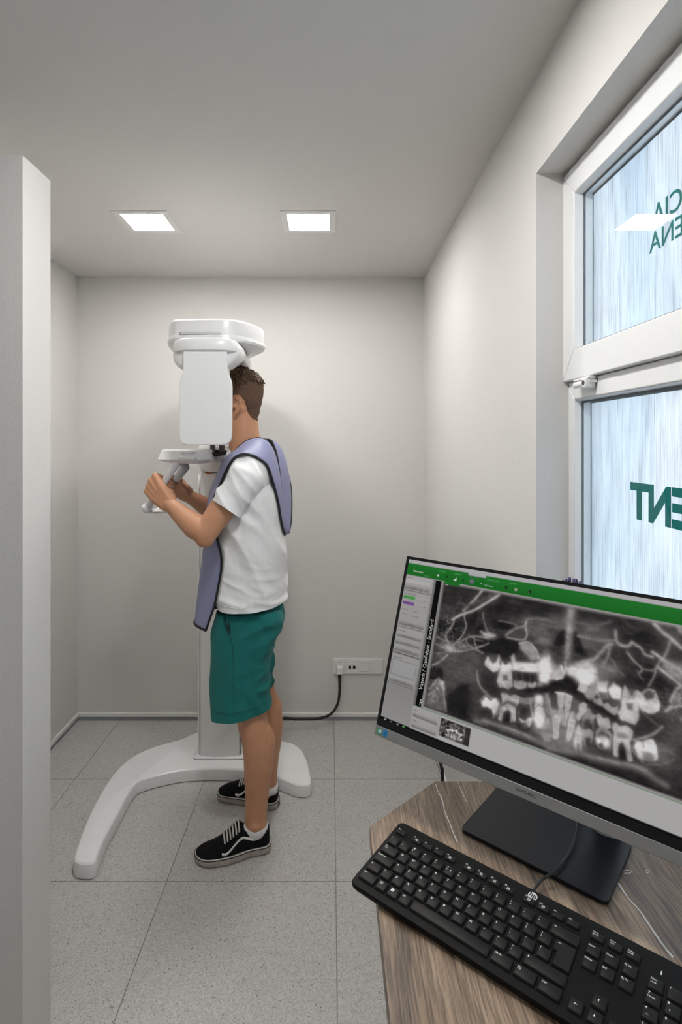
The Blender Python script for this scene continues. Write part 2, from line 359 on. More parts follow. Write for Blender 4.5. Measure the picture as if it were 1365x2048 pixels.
# ceiling lights
def lamp(cx, cy, label, st, name='ceiling_light'):
    r = root(name, (cx, cy, HC), label, 'ceiling light', 'square ceiling lights')
    o, i = .112, .086; z = HC-.004
    m = MB()
    for (a, b) in (((cx-o, cy-o, z), (cx+o, cy-i, HC+.0)), ((cx-o, cy+i, z), (cx+o, cy+o, HC)), ((cx-o, cy-i, z), (cx-i, cy+i, HC)), ((cx+i, cy-i, z), (cx+o, cy+i, HC))): m.box(a, b)
    m.obj('frame', M['frame'], r)
    MB().box((cx-i, cy-i, HC-.0025), (cx+i, cy+i, HC-.0005)).obj('diffuser', emis('lamp_light', (1, .985, .96), st), r)
    return r
LY = 2.29
l1 = lamp(-.768, LY, 'left square recessed ceiling light above the x-ray machine', PANEL)
l2 = lamp(-.092, LY, 'right square recessed ceiling light nearer the window', PANEL)
for (x, y, lb, k) in ((-.09, 1.0, 'unseen square ceiling light added over the desk as fill light', 1.0), (-.09, -.9, 'unseen square fill light added behind the desk near the window wall', .36), (-.95, -.9, 'unseen square fill light added behind the desk near the side wall', .2)):
    lamp(x, y, lb, FILL_PANEL*k)  # unseen lamps added to fill the room with light from the near side
# ------------------------------------------------------------ windows
SX = .592                                   # room face of the upper sash
def bar(m, y0, y1, z0, z1, x0, x1): m.box((x0, y0, z0), (x1, y1, z1))
def mitre_frame(parent, y0, y1, z0, z1, w, x0, x1, wtop=None, wbot=None, name='frame_bar', bev=.004):
    wt = wtop or w; wb = wbot or w
    Y = [y0, y0+w, y1-w, y1]; Z = [z0, z0+wb, z1-wt, z1]
    quads = [((Y[0],Z[0]),(Y[3],Z[0]),(Y[2],Z[1]),(Y[1],Z[1])), ((Y[3],Z[0]),(Y[3],Z[3]),(Y[2],Z[2]),(Y[2],Z[1])),
             ((Y[3],Z[3]),(Y[0],Z[3]),(Y[1],Z[2]),(Y[2],Z[2])), ((Y[0],Z[3]),(Y[0],Z[0]),(Y[1],Z[1]),(Y[1],Z[2]))]
    for q in quads:
        MB().prism(q, lambda a, b: V((x1, a, b)), lambda a, b: V((x0, a, b))).obj(name, M['pvc'], parent, bevel=bev)
def glazing(parent, y0, y1, z0, z1, xi, gap=.02):
    MB().box((xi, y0-.02, z0-.02), (xi+.004, y1+.02, z1+.02)).obj('inner_pane', M['glass'], parent)
    b = MB()
    for a, c in (((y0-.02, z0-.02), (y0+.0, z1+.02)), ((y1, z0-.02), (y1+.02, z1+.02)), ((y0-.02, z0-.02), (y1+.02, z0)), ((y0-.02, z1), (y1+.02, z1+.02))):
        b.box((xi+.004, a[0], a[1]), (xi+.004+gap, c[0], c[1]))
    b.obj('spacer_bar', M['spacer'], parent)
    g = MB(); t = .0012                      # dark gaskets on both faces of the pane edge
    for xx in (xi-.0016, xi+.004+gap-.003):
        for a, c in (((y0-.02, z0-.02), (y0+t, z1+.02)), ((y1-t, z0-.02), (y1+.02, z1+.02)), ((y0-.02, z0-.02), (y1+.02, z0+t)), ((y0-.02, z1-t*4), (y1+.02, z1+.02))):
            g.box((xx, a[0], a[1]), (xx+.0014, c[0], c[1]))
    g.obj('gasket', M['gasket'], parent)
    return MB().box((xi+.004+gap, y0-.02, z0-.02), (xi+.008+gap, y1+.02, z1+.02)).obj('textured_pane', M['rain'], parent)
def lettering(parent, s, x, yend, z, cap, bold):
    size = cap/.729*1.0
    me = textmesh(s, size, bold, 'RIGHT', .0003, 4)
    o = link('lettering', me, M['teal'], parent)
    o.matrix_parent_inverse = worldM(parent).inverted()
    o.matrix_basis = Matrix(((0, 0, 1, x), (1, 0, 0, yend), (0, 1, 0, z), (0, 0, 0, 1)))
    return o
# upper sash
zU0, zU1 = 1.713, 2.236; yU0, yU1 = .05, 1.392-.012
w1 = root('window_1', (SX, .7, zU0), 'upper tilting white window sash with rain glass and teal lettering', 'window', None, 'structure')
mitre_frame(w1, -.5, 1.394, zU0, zU1, .068, SX, SX+.06, wbot=.075)
Yi, Zi0, Zi1 = 1.394-.068, zU0+.075, zU1-.068
# bevelled glazing bead, sloping back to the glass
def bead(parent, y0, y1, z0, z1, x0, x1, t=.006):
    q = [(y0, z0), (y1, z0), (y1, z1), (y0, z1)]; c = [(y0+t, z0+t), (y1-t, z0+t), (y1-t, z1-t), (y0+t, z1-t)]
    m = MB(); vs = [(x0, *p) for p in q]+[(x1, *p) for p in c]+[(x1, *p) for p in q]
    m.add(vs, [(i, (i+1) % 4, 4+(i+1) % 4, 4+i) for i in range(4)]+[(4+i, 4+(i+1) % 4, 8+(i+1) % 4, 8+i) for i in range(4)]+[(8+i, 8+(i+1) % 4, (i+1) % 4, i) for i in range(4)])
    m.obj('glazing_bead', M['pvc'], parent)
bead(w1, -.432, Yi, Zi0, Zi1, SX+.002, SX+.0225, .004)
p1 = glazing(w1, -.428, Yi-.004, Zi0+.004, Zi1-.004, SX+.023)
XT = SX+.023+.024-.0012
lettering(p1, 'HYGIENA', XT, PX(1300, 510, XT).y, PX(1300, 508, XT).z, .040, .0003)
lettering(p1, 'AMBULANCIA', XT, PX(1306, 430, XT).y, PX(1341, 430, XT).z, .042, .0003)
# outer fixed frame of the window, with transom
w2 = root('window_2', (SX+.02, .7, WZ0), 'lower fixed white window with large teal letters on rain glass', 'window', None, 'structure')
FX = .606
zT = PX(1148, 800, FX).z; yL = .606*F/486.
fr = MB()
mitre_frame(w2, -.55, 1.394, .92, zU0-.0006, .037, FX, FX+.07, wtop=zU0-.0006-zT, wbot=.09)
bead(w2, -.55+.037, 1.394-.037, .92+.09, zT, FX+.002, FX+.0185, .004)
p2 = glazing(w2, -.509, 1.394-.041, 1.014, zT-.004, FX+.019)
# fixed frame surrounding the upper sash, recessed behind it
MB().box((FX, 1.3945, zU0), (FX+.07, 1.41, WZ1+.02)).box((FX, -.55, zU1+.0005), (FX+.07, 1.41, WZ1+.03)).obj('outer_frame', M['pvc'], w2)
XT2 = FX+.019+.024-.0012
a = PX(1265, 963.4, XT2); b = PX(1283, 1037, XT2)
lettering(p2, 'DENT', XT2, PX(1263, 963, XT2).y, b.z, a.z-b.z, .0042)
# small hinge with a slotted screw under the upper sash
hp = P(1160, 770, .592*F/(1160-CX)); hy = hp.y
h = root('window_hinge', (.59, hy, 1.70), 'small white window hinge with a slotted screw below the upper sash', 'hinge')
h.name = 'window_hinge'
m = MB().tube([(.588, hy+.012, 1.697), (.588, hy-.055, 1.697)], .0075, 14); m.box((.587, hy+.012, 1.697), (.604, hy-.060, 1.703)); m.obj('hinge_barrel', M['pvc'], h, smooth=True)
MB().box((.580, hy-.034, 1.685), (.604, hy-.056, 1.709)).obj('hinge_knuckle', M['pvc'], h, bevel=.004)
sc = MB().tube([(.5802, hy-.045, 1.697), (.5788, hy-.045, 1.697)], .006, 14).obj('screw', mat('screw_brown', (.16, .12, .10), .4, metal=.5), h, smooth=True)
MB().box((.5782, hy-.0505, 1.6965), (.579, hy-.0395, 1.6978)).obj('screw_slot', M['black'], sc)
MB().box((.585, hy+.02, 1.706), (.604, hy-.06, 1.711)).obj('hinge_plate', M['pvc'], h, bevel=.0015)
# sill inside the opening
struct('trim_1', MB().box((XR-.012, 1.035, WZ0-.018), (FX+.01, WY1, WZ0+.004)), M['trim'], 'white inner window sill beyond the desk', 'sill', bevel=.003)
# ------------------------------------------------------------ potted plant on the sill (leaf tips above the monitor)
sx, sy = .555, 1.245
pl = root('potted_plant', (sx, sy, WZ0+.004), 'purple leafy plant on the window sill, its tips above the monitor edge', 'plant')
m = MB().rings([[(sx+r*math.cos(2*math.pi*k/24), sy+r*math.sin(2*math.pi*k/24), z) for k in range(24)] for r, z in ((.026, WZ0+.004), (.034, WZ0+.07), (.036, WZ0+.072), (.036, WZ0+.082), (.032, WZ0+.082), (.031, WZ0+.07))])
m.obj('pot', M['pot'], pl, smooth=True)
MB().tube([(sx, sy, WZ0+.068), (sx, sy, WZ0+.0745)], .0315, 20).obj('soil', M['soil'], pl)
rnd = random.Random(3)
tips = [P(1128, 1160, 1.27), P(1134, 1158, 1.25), P(1141, 1155, 1.24), P(1147, 1157, 1.24), P(1152, 1157.5, 1.23), P(1140, 1159, 1.22), P(1120, 1161, 1.28), P(1160, 1162, 1.24)]
for k in range(22):
    tp = tips[k] if k < len(tips) else V((sx+rnd.uniform(-.05, .03), sy+rnd.uniform(-.06, .06), WZ0+rnd.uniform(.12, .29)))
    tp.x = min(tp.x, .60)
    b0 = V((sx+rnd.uniform(-.01, .01), sy+rnd.uniform(-.01, .01), WZ0+.074)); st = b0.lerp(tp, .72); st.z += .01
    MB().tube(cat_rom([b0, b0.lerp(st, .5)+V((0, 0, .01)), st], 3), .0012, 6).obj('stem', M['purple'], pl)
    d = (tp-st); sd = d.cross(V((0, 0, 1))); sd = (sd if sd.length > 1e-5 else V((0, 1, 0))).normalized()*.011; q = d.cross(sd).normalized()*.002
    vs = []; fs = []
    for i in range(7):
        t = i/6; w = math.sin(math.pi*min(1, t*.96+.02))**.7; c = st+d*t*1.0
        vs += [c+sd*w+q*1.5, c-q, c-sd*w+q*1.5]
    for i in range(6):
        fs += [(3*i, 3*i+1, 3*i+4, 3*i+3), (3*i+1, 3*i+2, 3*i+5, 3*i+4)]
    lf = MB().add(vs, fs).obj('leaf', M['purple'], pl, smooth='all'); sdm = lf.modifiers.new('solid', 'SOLIDIFY'); sdm.thickness = .0008
# ------------------------------------------------------------ wall socket panel
k = YB/F
sxa, sxb, sza, szb = (665.7-CX)*k, (767-CX)*k, EYE-(1347.2-CY)*k, EYE-(1316-CY)*k
so = root('wall_socket', (sxa, YB, sza), 'white four-gang socket plate low on the back wall', 'socket')
MB().box((sxa, YB-.007, sza), (sxb, YB, szb)).obj('backplate', M['trim'], so, bevel=.002)
def sx_(c): return (550+c/5.6875-CX)*k
def sz_(c): return EYE-(1300+c/5.6875-CY)*k
for a, b, nm in ((672, 805, 'socket_module'), (815, 945, 'data_module'), (950, 1085, 'switch_module'), (1100, 1228, 'blank_module')):
    MB().box((sx_(a), YB-.0105, sz_(262)), (sx_(b), YB-.006, sz_(106))).obj(nm, M['trim'], so, bevel=.0012)
for a in (838, 888):
    MB().box((sx_(a), YB-.0112, sz_(206)), (sx_(a+30), YB-.0100, sz_(172))).obj('data_port', M['black'], so)
MB().box((sx_(832), YB-.0125, sz_(166)), (sx_(924), YB-.010, sz_(142))).obj('port_cover', M['trim'], so, bevel=.0008)
MB().box((sx_(966), YB-.0112, sz_(240)), (sx_(1070), YB-.010, sz_(134))).obj('switch_surround', M['lgrey'], so)
MB().box((sx_(970), YB-.0135, sz_(232)), (sx_(1066), YB-.0108, sz_(140))).obj('switch_rocker', M['trim'], so, bevel=.001)
MB().box((sx_(1082), YB-.0109, sz_(238)), (sx_(1084.5), YB-.0102, sz_(150))).obj('label_mark', M['lgrey'], so)
MB().box((sx_(724), YB-.0112, sz_(131)), (sx_(756), YB-.0102, sz_(124))).obj('label_mark', M['rubber'], so)
# plug and mains cable run to the machine
pg = root('power_cable', (sx_(738), YB, sz_(200)), 'black power cable with white plug running from socket along the skirting', 'cable')
MB().box((sx_(703), YB-.045, sz_(250)), (sx_(778), YB-.0105, sz_(160))).obj('plug', M['trim'], pg, bevel=.008, seg=3)
def cb(x, y, d): return V(((550+x/5.6875-CX)*d/F, d, EYE-(1300+y/5.6875-CY)*d/F))
pts = [cb(737, 225, 3.03), cb(736, 265, 3.03), cb(738, 350, 3.035), cb(738, 470, 3.035), cb(722, 590, 3.03), cb(680, 680, 3.02), cb(620, 740, 3.0), cb(540, 772, 2.97), cb(420, 785, 2.955), cb(250, 786, 2.952), cb(60, 790, 2.94)]
pts += [V((-.33, 2.88, .009)), V((-.42, 2.84, .011)), V((-.47, 2.83, .03))]
for p in pts: p.z = max(p.z, .0075)
MB().tube(cat_rom(pts, 6), .0072, 10).obj('cord', M['rubber'], pg, smooth='all')
# ------------------------------------------------------------ x-ray machine
xr = root('dental_xray_machine', (-.53, 2.68, 0), 'tall white panoramic dental x-ray machine with curved floor base', 'x-ray machine')
# base: flat curved foot
def c3(x, y): return (120+x/2.4375, 1300+y/2.4375)
ZT = .058
outer = [(72,1004),(88,950),(120,862),(165,762),(215,672),(265,600),(320,545),(380,505),(450,475),(530,450),(600,430),(665,403),(760,392),(900,398),(1000,415),(1075,440),(1130,453),(1172,480),(1202,532),(1218,592),(1224,640)]
inner = [(1196,655),(1150,652),(1100,632),(1052,614),(980,594),(900,582),(800,577),(700,577),(600,583),(500,602),(400,630),(362,655),(328,705),(280,795),(220,905),(186,985),(175,1022),(150,1038),(105,1037),(78,1026)]
pl2 = [PZ(*c3(*p), ZT) for p in outer+inner]
sm = cat_rom(pl2, 4, True)
cxb = V((sum(p.x for p in sm)/len(sm), sum(p.y for p in sm)/len(sm), 0))
def offset_poly(P_, d):
    n = len(P_); out = []
    for i in range(n):
        t = (P_[(i+1) % n]-P_[i-1]); t.z = 0; t.normalize(); out.append(P_[i]+V((t.y, -t.x, 0))*d)
    return out
area = sum(sm[i].x*sm[(i+1) % len(sm)].y-sm[(i+1) % len(sm)].x*sm[i].y for i in range(len(sm)))
sg = 1 if area > 0 else -1
rg = []
for d, z in ((-.006, .0), (.004, .004), (.005, .02), (.004, .040), (.001, .052), (-.004, .0575), (-.011, .060)):
    rg.append([V((p.x, p.y, z)) for p in offset_poly(sm, d*sg)])
me = bpy.data.meshes.new('floor_base'); n = len(sm)
bm = bmesh.new(); R = [[bm.verts.new(p) for p in r] for r in rg]
for i in range(len(R)-1):
    for a in range(n): bm.faces.new((R[i][a], R[i][(a+1) % n], R[i+1][(a+1) % n], R[i+1][a]))
ft = bm.faces.new(R[-1]); bmesh.ops.triangulate(bm, faces=[ft], ngon_method='EAR_CLIP'); bmesh.ops.recalc_face_normals(bm, faces=bm.faces); bm.to_mesh(me); bm.free()
link('floor_base', me, M['white'], xr, smooth=True, auto=25)
D0 = 2.60
def cx_(px, d=D0): return (px-CX)*d/F
# column
x0, x1 = cx_(401), cx_(479)
def rr_prism(m, x0, x1, y0, y1, z0, z1, r):
    q = rrect(x0, y0, x1, y1, r); m.prism(q, lambda a, b: V((a, b, z0)), lambda a, b: V((a, b, z1))); return m
rr_prism(MB(), x0-.012, x1+.012, D0+.012, D0+.20, .05, 1.93, .02).obj('column_body', M['white'], xr, smooth=True)
q = [(x0+(x1-x0)*t, D0-.012*math.sin(math.pi*t)) for t in [i/10 for i in range(11)]]+[(x1, D0+.02), (x0, D0+.02)]
MB().prism(q, lambda a, b: V((a, b, .066)), lambda a, b: V((a, b, 1.413))).obj('column_cover', M['white2'], xr, smooth=True)
for xx in (x0-.0035, x1+.0005):
    MB().box((xx, D0+.004, .06), (xx+.003, D0+.014, 1.40)).obj('column_groove', M['rubber'], xr)
q = rrect(x0-.03, D0-.022, x1+.03, D0+.23, .02)
MB().prism(q, lambda a, b: V((a, b, .055)), lambda a, b: V((a, b, .066))).obj('column_foot', M['white'], xr, bevel=.003)
q = rrect(x0-.0315, D0-.0235, x1+.0315, D0+.2315, .021)
MB().prism(q, lambda a, b: V((a, b, .0595)), lambda a, b: V((a, b, .0612))).obj('foot_gap', M['rubber'], xr)
# side handrail of the column
xa = cx_(397.5)
MB().tube([(xa, D0+.02, .06), (xa, D0+.02, 1.36), (xa+.002, D0+.02, 1.385)], .0085, 12).obj('side_rail', M['white'], xr, smooth=True)
MB().capsule([(xa+.006, D0+.012, 1.345), (xa+.010, D0+.012, 1.400), (xa+.022, D0+.016, 1.412)], [.013, .015, .012]).obj('rail_cap', M['white'], xr, smooth='all')
# top arm (fixed slab above the patient)
def slab(pts, zs, name, m, r=.0, k=5, parent=xr, tilt=None):
    base = cat_rom([V((a, b, 0)) for a, b in pts], k, True)
    ar = sum(base[i].x*base[(i+1) % len(base)].y-base[(i+1) % len(base)].x*base[i].y for i in range(len(base))); s_ = 1 if ar > 0 else -1
    rg = [[V((p.x, p.y, z)) for p in offset_poly(base, d*s_)] for d, z in zs]
    bm = bmesh.new(); R = [[bm.verts.new(p) for p in r] for r in rg]; n = len(base)
    for i in range(len(R)-1):
        for a in range(n): bm.faces.new((R[i][a], R[i][(a+1) % n], R[i+1][(a+1) % n], R[i+1][a]))
    bm.faces.new(R[-1]); bm.faces.new(R[0][::-1]); bmesh.ops.triangulate(bm, faces=[f for f in bm.faces if len(f.verts) > 4]); bmesh.ops.recalc_face_normals(bm, faces=bm.faces)
    me = bpy.data.meshes.new(name); bm.to_mesh(me); bm.free()
    return link(name, me, m, parent, smooth=True, auto=28)
arm = [(-.575, 1.965), (-.52, 1.948), (-.43, 1.943), (-.36, 1.952), (-.315, 1.99), (-.272, 2.07), (-.258, 2.15), (-.285, 2.24), (-.36, 2.40), (-.40, 2.60), (-.42, 2.79), (-.53, 2.83), (-.64, 2.79), (-.66, 2.60), (-.655, 2.4), (-.64, 2.2), (-.615, 2.05)]
slab(arm, [(-.05, 1.922), (-.012, 1.922), (-.003, 1.926), (0, 1.934), (-.002, 1.945), (-.0045, 1.946), (-.005, 1.988), (-.007, 1.998), (-.013, 2.004), (-.022, 2.006)], 'top_arm', M['white'])
MB().prism([(-.548, 1.957), (-.535, 1.9475), (-.47, 1.940), (-.41, 1.9437), (-.392, 1.9475), (-.40, 1.965), (-.54, 1.965)], lambda a, b: V((a, b, 1.9465)), lambda a, b: V((a, b, 1.9545))).obj('vent_slot', M['lgrey'], xr)
# rotating C arm: bulb-shaped head near the camera, beam and far sensor
cap = [(-.548, 1.90), (-.53, 1.865), (-.49, 1.842), (-.43, 1.838), (-.37, 1.842), (-.335, 1.865), (-.322, 1.91), (-.325, 2.0), (-.33, 2.1), (-.335, 2.25), (-.345, 2.4), (-.37, 2.52), (-.44, 2.56), (-.51, 2.52), (-.54, 2.4), (-.548, 2.25), (-.55, 2.1), (-.552, 2.0)]
slab(cap, [(-.06, 1.868), (-.03, 1.868), (-.008, 1.870), (-.0015, 1.874), (0, 1.882), (-.0008, 1.902), (-.006, 1.912), (-.02, 1.918), (-.06, 1.9215)], 'rotating_arm', M['white'])
MB().tube([(-.44, 2.2, 1.905), (-.44, 2.2, 1.924)], .06, 28).obj('rotation_hub', M['lgrey'], xr, smooth=True)
# lower bulge of the near head
yk = 1.85
def pz(py, d=1.85): return EYE-(py-CY)*d/F
def pxx(px, d=1.85): return (px-CX)*d/F
R_ = []
for z, xa_, xb_, yb in ((1.815, 370, 448, .10), (1.822, 362, 455, .13), (1.84, 354, 466, .16), (1.86, 350.5, 475, .18), (1.885, 350, 478, .20), (1.902, 352, 474, .20)):
    a, b = pxx(xa_, 1.94), pxx(xb_); cxx = (a+b)/2; hx = (b-a)/2; cy = yk+.012+yb/2; hy = yb/2
    R_.append([V((cxx+hx*math.copysign(abs(math.cos(t))**.55, math.cos(t)), cy+hy*math.copysign(abs(math.sin(t))**.55, math.sin(t)), z)) for t in [2*math.pi*i/40 for i in range(40)]])
MB().rings(R_).obj('head_housing', M['white'], xr, smooth='all')
# tube housing body behind the front plate
MB().prism(rrect(pxx(366), pz(884), pxx(452), pz(690), .02), lambda a, b: V((a, 1.858, b)), lambda a, b: V((a*1.0, 1.925, b))).obj('tube_housing', M['white2'], xr, smooth=True)
# front plate with narrower neck
def plate(inset, y0, y1, name, m):
    L = [(367, 703), (367, 738), (366, 747), (361.5, 757), (359, 766), (358.4, 775), (359.5, 872), (361, 881), (366, 887.5), (374, 890)]
    Rr = [(448, 890), (456, 887.5), (461.5, 881), (463.5, 872), (464.2, 775), (463.5, 765), (460.5, 756), (456, 747), (454.2, 738), (453.5, 703)]
    q = [(pxx(a, 1.845), pz(b, 1.845)) for a, b in L+Rr]; c = ((q[0][0]+q[-1][0])/2, sum(p[1] for p in q)/len(q))
    q = [(c[0]+(p[0]-c[0])*(1-inset*10), c[1]+(p[1]-c[1])*(1-inset*5)) for p in q]
    return MB().prism(q, lambda a, b: V((a, y1, b)), lambda a, b: V((a, y0, b))).obj(name, m, xr, bevel=.003, seg=3)
plate(0, 1.842, 1.852, 'front_plate', M['white'])
plate(.0015, 1.852, 1.8555, 'plate_gap', M['lgrey'])
plate(0.0008, 1.8555, 1.866, 'back_shell', M['white'])
# far sensor head
MB().prism(rrect(-.50, 1.56, -.38, 1.90, .03), lambda a, b: V((a, 2.55, b)), lambda a, b: V((a, 2.49, b))).obj('sensor_head', M['white'], xr, bevel=.008, seg=3)
# chin rest console
DC = 2.10
def qx(px): return (px-CX)*DC/F
def qz(py): return EYE-(py-CY)*DC/F
R_ = []
for z, xa_, xb_, hy in ((qz(927.5), 352, 404, .085), (qz(926.5), 342, 412, .095), (qz(923), 325, 423, .105), (qz(919.5), 314, 430, .112), (qz(918), 313.5, 431, .113), (qz(917), 315, 430, .112), (qz(901), 321.5, 424, .104), (qz(899), 323.5, 422, .100)):
    a, b = qx(xa_), qx(xb_); cxx = (a+b)/2; hx = (b-a)/2
    R_.append([V((cxx+hx*math.copysign(abs(math.cos(t))**.35, math.cos(t)), 2.17+hy*math.copysign(abs(math.sin(t))**.5, math.sin(t)), z)) for t in [2*math.pi*i/48 for i in range(48)]])
MB().rings(R_).obj('control_console', M['white'], xr, smooth=True, auto=20)
yf = 2.0545
MB().box((pxx(355.5, yf), yf-.002, pz(920.5, yf)), (pxx(391, yf), yf+.01, pz(914, yf))).obj('drawer_edge', M['trim'], xr, bevel=.001)
MB().box((pxx(361, yf), yf-.004, pz(919.5, yf)), (pxx(389, yf), yf+.01, pz(915.2, yf))).obj('drawer', M['white'], xr, bevel=.001)
mk = MB()
for i in range(7): mk.box((pxx(365+i*3.6, yf), yf+.0035, pz(907.2, yf)), (pxx(366.6+i*3.6, yf), yf+.014, pz(905.8, yf)))
mk.box((pxx(363.5, yf), yf+.0035, pz(908.4, yf)), (pxx(364.2, yf), yf+.02, pz(904.4, yf))); mk.box((pxx(386.5, yf), yf+.0035, pz(908.4, yf)), (pxx(387.6, yf), yf+.02, pz(904.4, yf)))
mk.obj('scale_marks', M['lgrey'], xr)
# mount running back from console to column
R_ = []
for (y, xc, hx, zb, zt) in ((2.14, -.425, .045, 1.487, 1.530), (2.25, -.44, .06, 1.480, 1.545), (2.38, -.47, .085, 1.455, 1.56), (2.5, -.50, .11, 1.425, 1.57), (2.62, -.52, .115, 1.415, 1.58), (2.72, -.53, .11, 1.415, 1.58)):
    zc, hz = (zb+zt)/2, (zt-zb)/2
    R_.append([V((xc+hx*math.copysign(abs(math.cos(t))**.5, math.cos(t)), y, zc+hz*math.copysign(abs(math.sin(t))**.5, math.sin(t)))) for t in [2*math.pi*i/32 for i in range(32)]])
MB().rings(R_).obj('console_mount', M['white'], xr, smooth='all')
# chin support with smoky clamps
MB().box((qx(415), 2.13, qz(905)), (qx(450), 2.17, qz(900))).obj('chin_plate', M['black'], xr, bevel=.004)
for a, b in ((418, 428), (436, 447)):
    MB().box((qx(a), 2.118, qz(908)), (qx(b), 2.135, qz(880))).obj('side_clamp', M['smoke'], xr, bevel=.004)
MB().capsule([P(415, 906, 2.11), P(432, 909, 2.105), P(449, 907, 2.11)], [.006, .007, .006]).obj('chin_cushion', M['rubber'], xr, smooth='all')
MB().box((cx_(413.5), D0-.016, EYE-(948-CY)*D0/F), (cx_(425.5), D0-.002, EYE-(941-CY)*D0/F)).obj('amber_indicator', M['orange'], xr, bevel=.002)
# hand grips
A_, B_ = P(352, 929, 2.08), P(296, 1013, 2.075)
def mirr(p, dx=-.018): return V((p.x+dx, 4.36-p.y, p.z))
for k, f in enumerate((lambda p: p, mirr)):
    a, b = f(A_+V((.004, 0, .008))), f(B_)
    MB().capsule([a, a.lerp(b, .5), b], [.0145, .0145, .0145]).obj('grip_tube', M['white'], xr, smooth='all')
    c = b+(b-a).normalized()*.004
    MB().ell(c+V((-.001, 0, -.002)), (.020, .019, .020)).obj('grip_end', M['white'], xr, smooth='all')
Bf = mirr(B_)
MB().tube([B_+V((.004, .012, -.018)), B_+V((.02, .05, -.028)), Bf+V((.02, -.05, -.028)), Bf+V((.004, -.012, -.018))], (.006), 10, ref=(0, 0, 1)).obj('grip_link', M['white'], xr, smooth=True)
MB().box((-.705, 2.09, B_.z-.026), (-.60, 2.27, B_.z-.021)).obj('grip_tray', M['white2'], xr, bevel=.002)
MB().tube([A_+V((0, .10, .006)), P(372, 934, 2.2), P(352, 960, 2.2)], [(.022, .016), (.022, .016), (.018, .014)], 16).obj('grip_bracket', M['lgrey'], xr, smooth='all')
# ------------------------------------------------------------ desk
ZD = .912; HD = EYE-ZD
def dp(px, py, z=ZD): return PZ(px, py, z)
xl = .0665; yb = HD*F/677.; c1 = dp(871, 1562); c2 = dp(740, 1652)
xl = c2.x
desk = root('desk', (.3, .5, ZD), 'walnut brown wooden desk top with cut corner under the keyboard and monitor', 'desk')
outl = [(xl, .05), (FX-.008, .05), (FX-.008, yb), (c1.x, yb), (xl, c2.y)]
MB().prism(outl, lambda a, b: V((a, b, ZD-.028)), lambda a, b: V((a, b, ZD))).obj('desk_top', M['wood'], desk, bevel=.001, seg=1)
# clip desk where the wall stands is not needed: it sits in the window opening; legs and cabinet under it
MB().box((xl+.03, .12, 0), (xl+.055, .86, ZD-.028)).obj('side_panel', M['trim'], desk, bevel=.001)
MB().box((.25, yb-.045, 0), (XR-.02, yb-.025, ZD-.028)).obj('back_panel', M['trim'], desk, bevel=.001)
# pale resin veins let into the top
def vein(pts, w):
    m = MB(); L = []; Rr = []
    q = cat_rom([dp(*p, ZD) for p in pts], 5)
    for i, p in enumerate(q):
        t = (q[min(i+1, len(q)-1)]-q[max(i-1, 0)]).normalized(); s_ = V((t.y, -t.x, 0)); ww = w*(.6+.8*noise.noise(p*60))*.5+w*.25
        L.append(p+s_*ww+V((0, 0, .0004))); Rr.append(p-s_*ww+V((0, 0, .0004)))
    n = len(q); m.add(L+Rr, [(i, i+1, n+i+1, n+i) for i in range(n-1)]); m.obj('pale_vein', mat('vein', (.72, .70, .68), .4), desk)
k5 = lambda x, y: (680+x/1.9927, 1540+y/1.9927)
vein([k5(382, 55), k5(392, 85), k5(408, 118), k5(420, 170), k5(440, 215), k5(452, 250), k5(470, 290)], .0013)
vein([k5(472, 50), k5(482, 75), k5(495, 105), k5(508, 130)], .0007)
vein([k5(1110, 450), k5(1150, 510), k5(1195, 560), k5(1235, 620), k5(1290, 700), k5(1330, 748)], .0022)
vein([k5(1128, 405), k5(1145, 400), k5(1165, 405), k5(1155, 412), k5(1135, 412)], .0008)
vein([k5(1217, 405), k5(1225, 400), k5(1234, 406), k5(1226, 412), k5(1218, 407)], .0008)
# ------------------------------------------------------------ monitor
rt = V((.757, -.655, 0)).normalized(); bk = V((.655, .757, 0)).normalized(); th = math.radians(19.4)
upv = V((0, 0, 1))*math.cos(th)+bk*math.sin(th); nv = rt.cross(upv)      # towards the viewer
BL = V((.0793, .983, 1.034)); MW, MH = .5455, .3227
MM = Matrix((rt, upv, nv)).transposed().to_4x4(); MM.translation = BL
mon = root('computer_monitor', BL, 'tilted black-framed flat computer monitor showing a dental x-ray', 'monitor', M=MM)
def uv(px, py):
    r = V(((px-CX)/F, 1, -(py-CY)/F)); o = V((0, 0, EYE)); t = (BL-o).dot(nv)/r.dot(nv); p = o+r*t-BL
    return p.dot(rt), p.dot(upv)
MB().prism(rrect(0, 0, MW, MH, .003, 3), lambda a, b: V((a, b, -.016)), lambda a, b: V((a, b, -.0012))).obj('back_case', M['black'], mon, local=True, bevel=.0015)
def frame2(m, x0, y0, x1, y1, a0, b0, a1, b1, z0, z1):
    for q in ((x0, y0, x1, b0), (x0, b1, x1, y1), (x0, b0, a0, b1), (a1, b0, x1, b1)): m.box((q[0], q[1], z0), (q[2], q[3], z1))
m = MB(); frame2(m, 0, .0165, MW, MH, .0058, .0288, MW-.0058, MH-.0055, -.0012, .0006); m.obj('bezel', M['black'], mon, local=True)
MB().box((0, 0, -.0012), (MW, .0163, .0018)).obj('chin_bar', M['chin'], mon, local=True, bevel=.0008)
def lay(name, s, u, v, size, m, parent=mon, align='CENTER', z=.0021, rot=0, bold=0):
    me = textmesh(s, size, bold, align, 0, 2); o = link(name, me, m, parent, local=True)
    o.matrix_basis = Matrix.Translation((u, v, z)) @ Matrix.Rotation(rot, 4, 'Z'); return o
lay('brand_lettering', 'SAMSUNG', .2745, .0068, .0066, M['black'])
st = MB().tube([(.010, .0085, .0018), (.010, .0085, .0021)], .0062, 24).obj('round_sticker', mat('sticker_green', (.04, .30, .10), .4), mon, local=True)
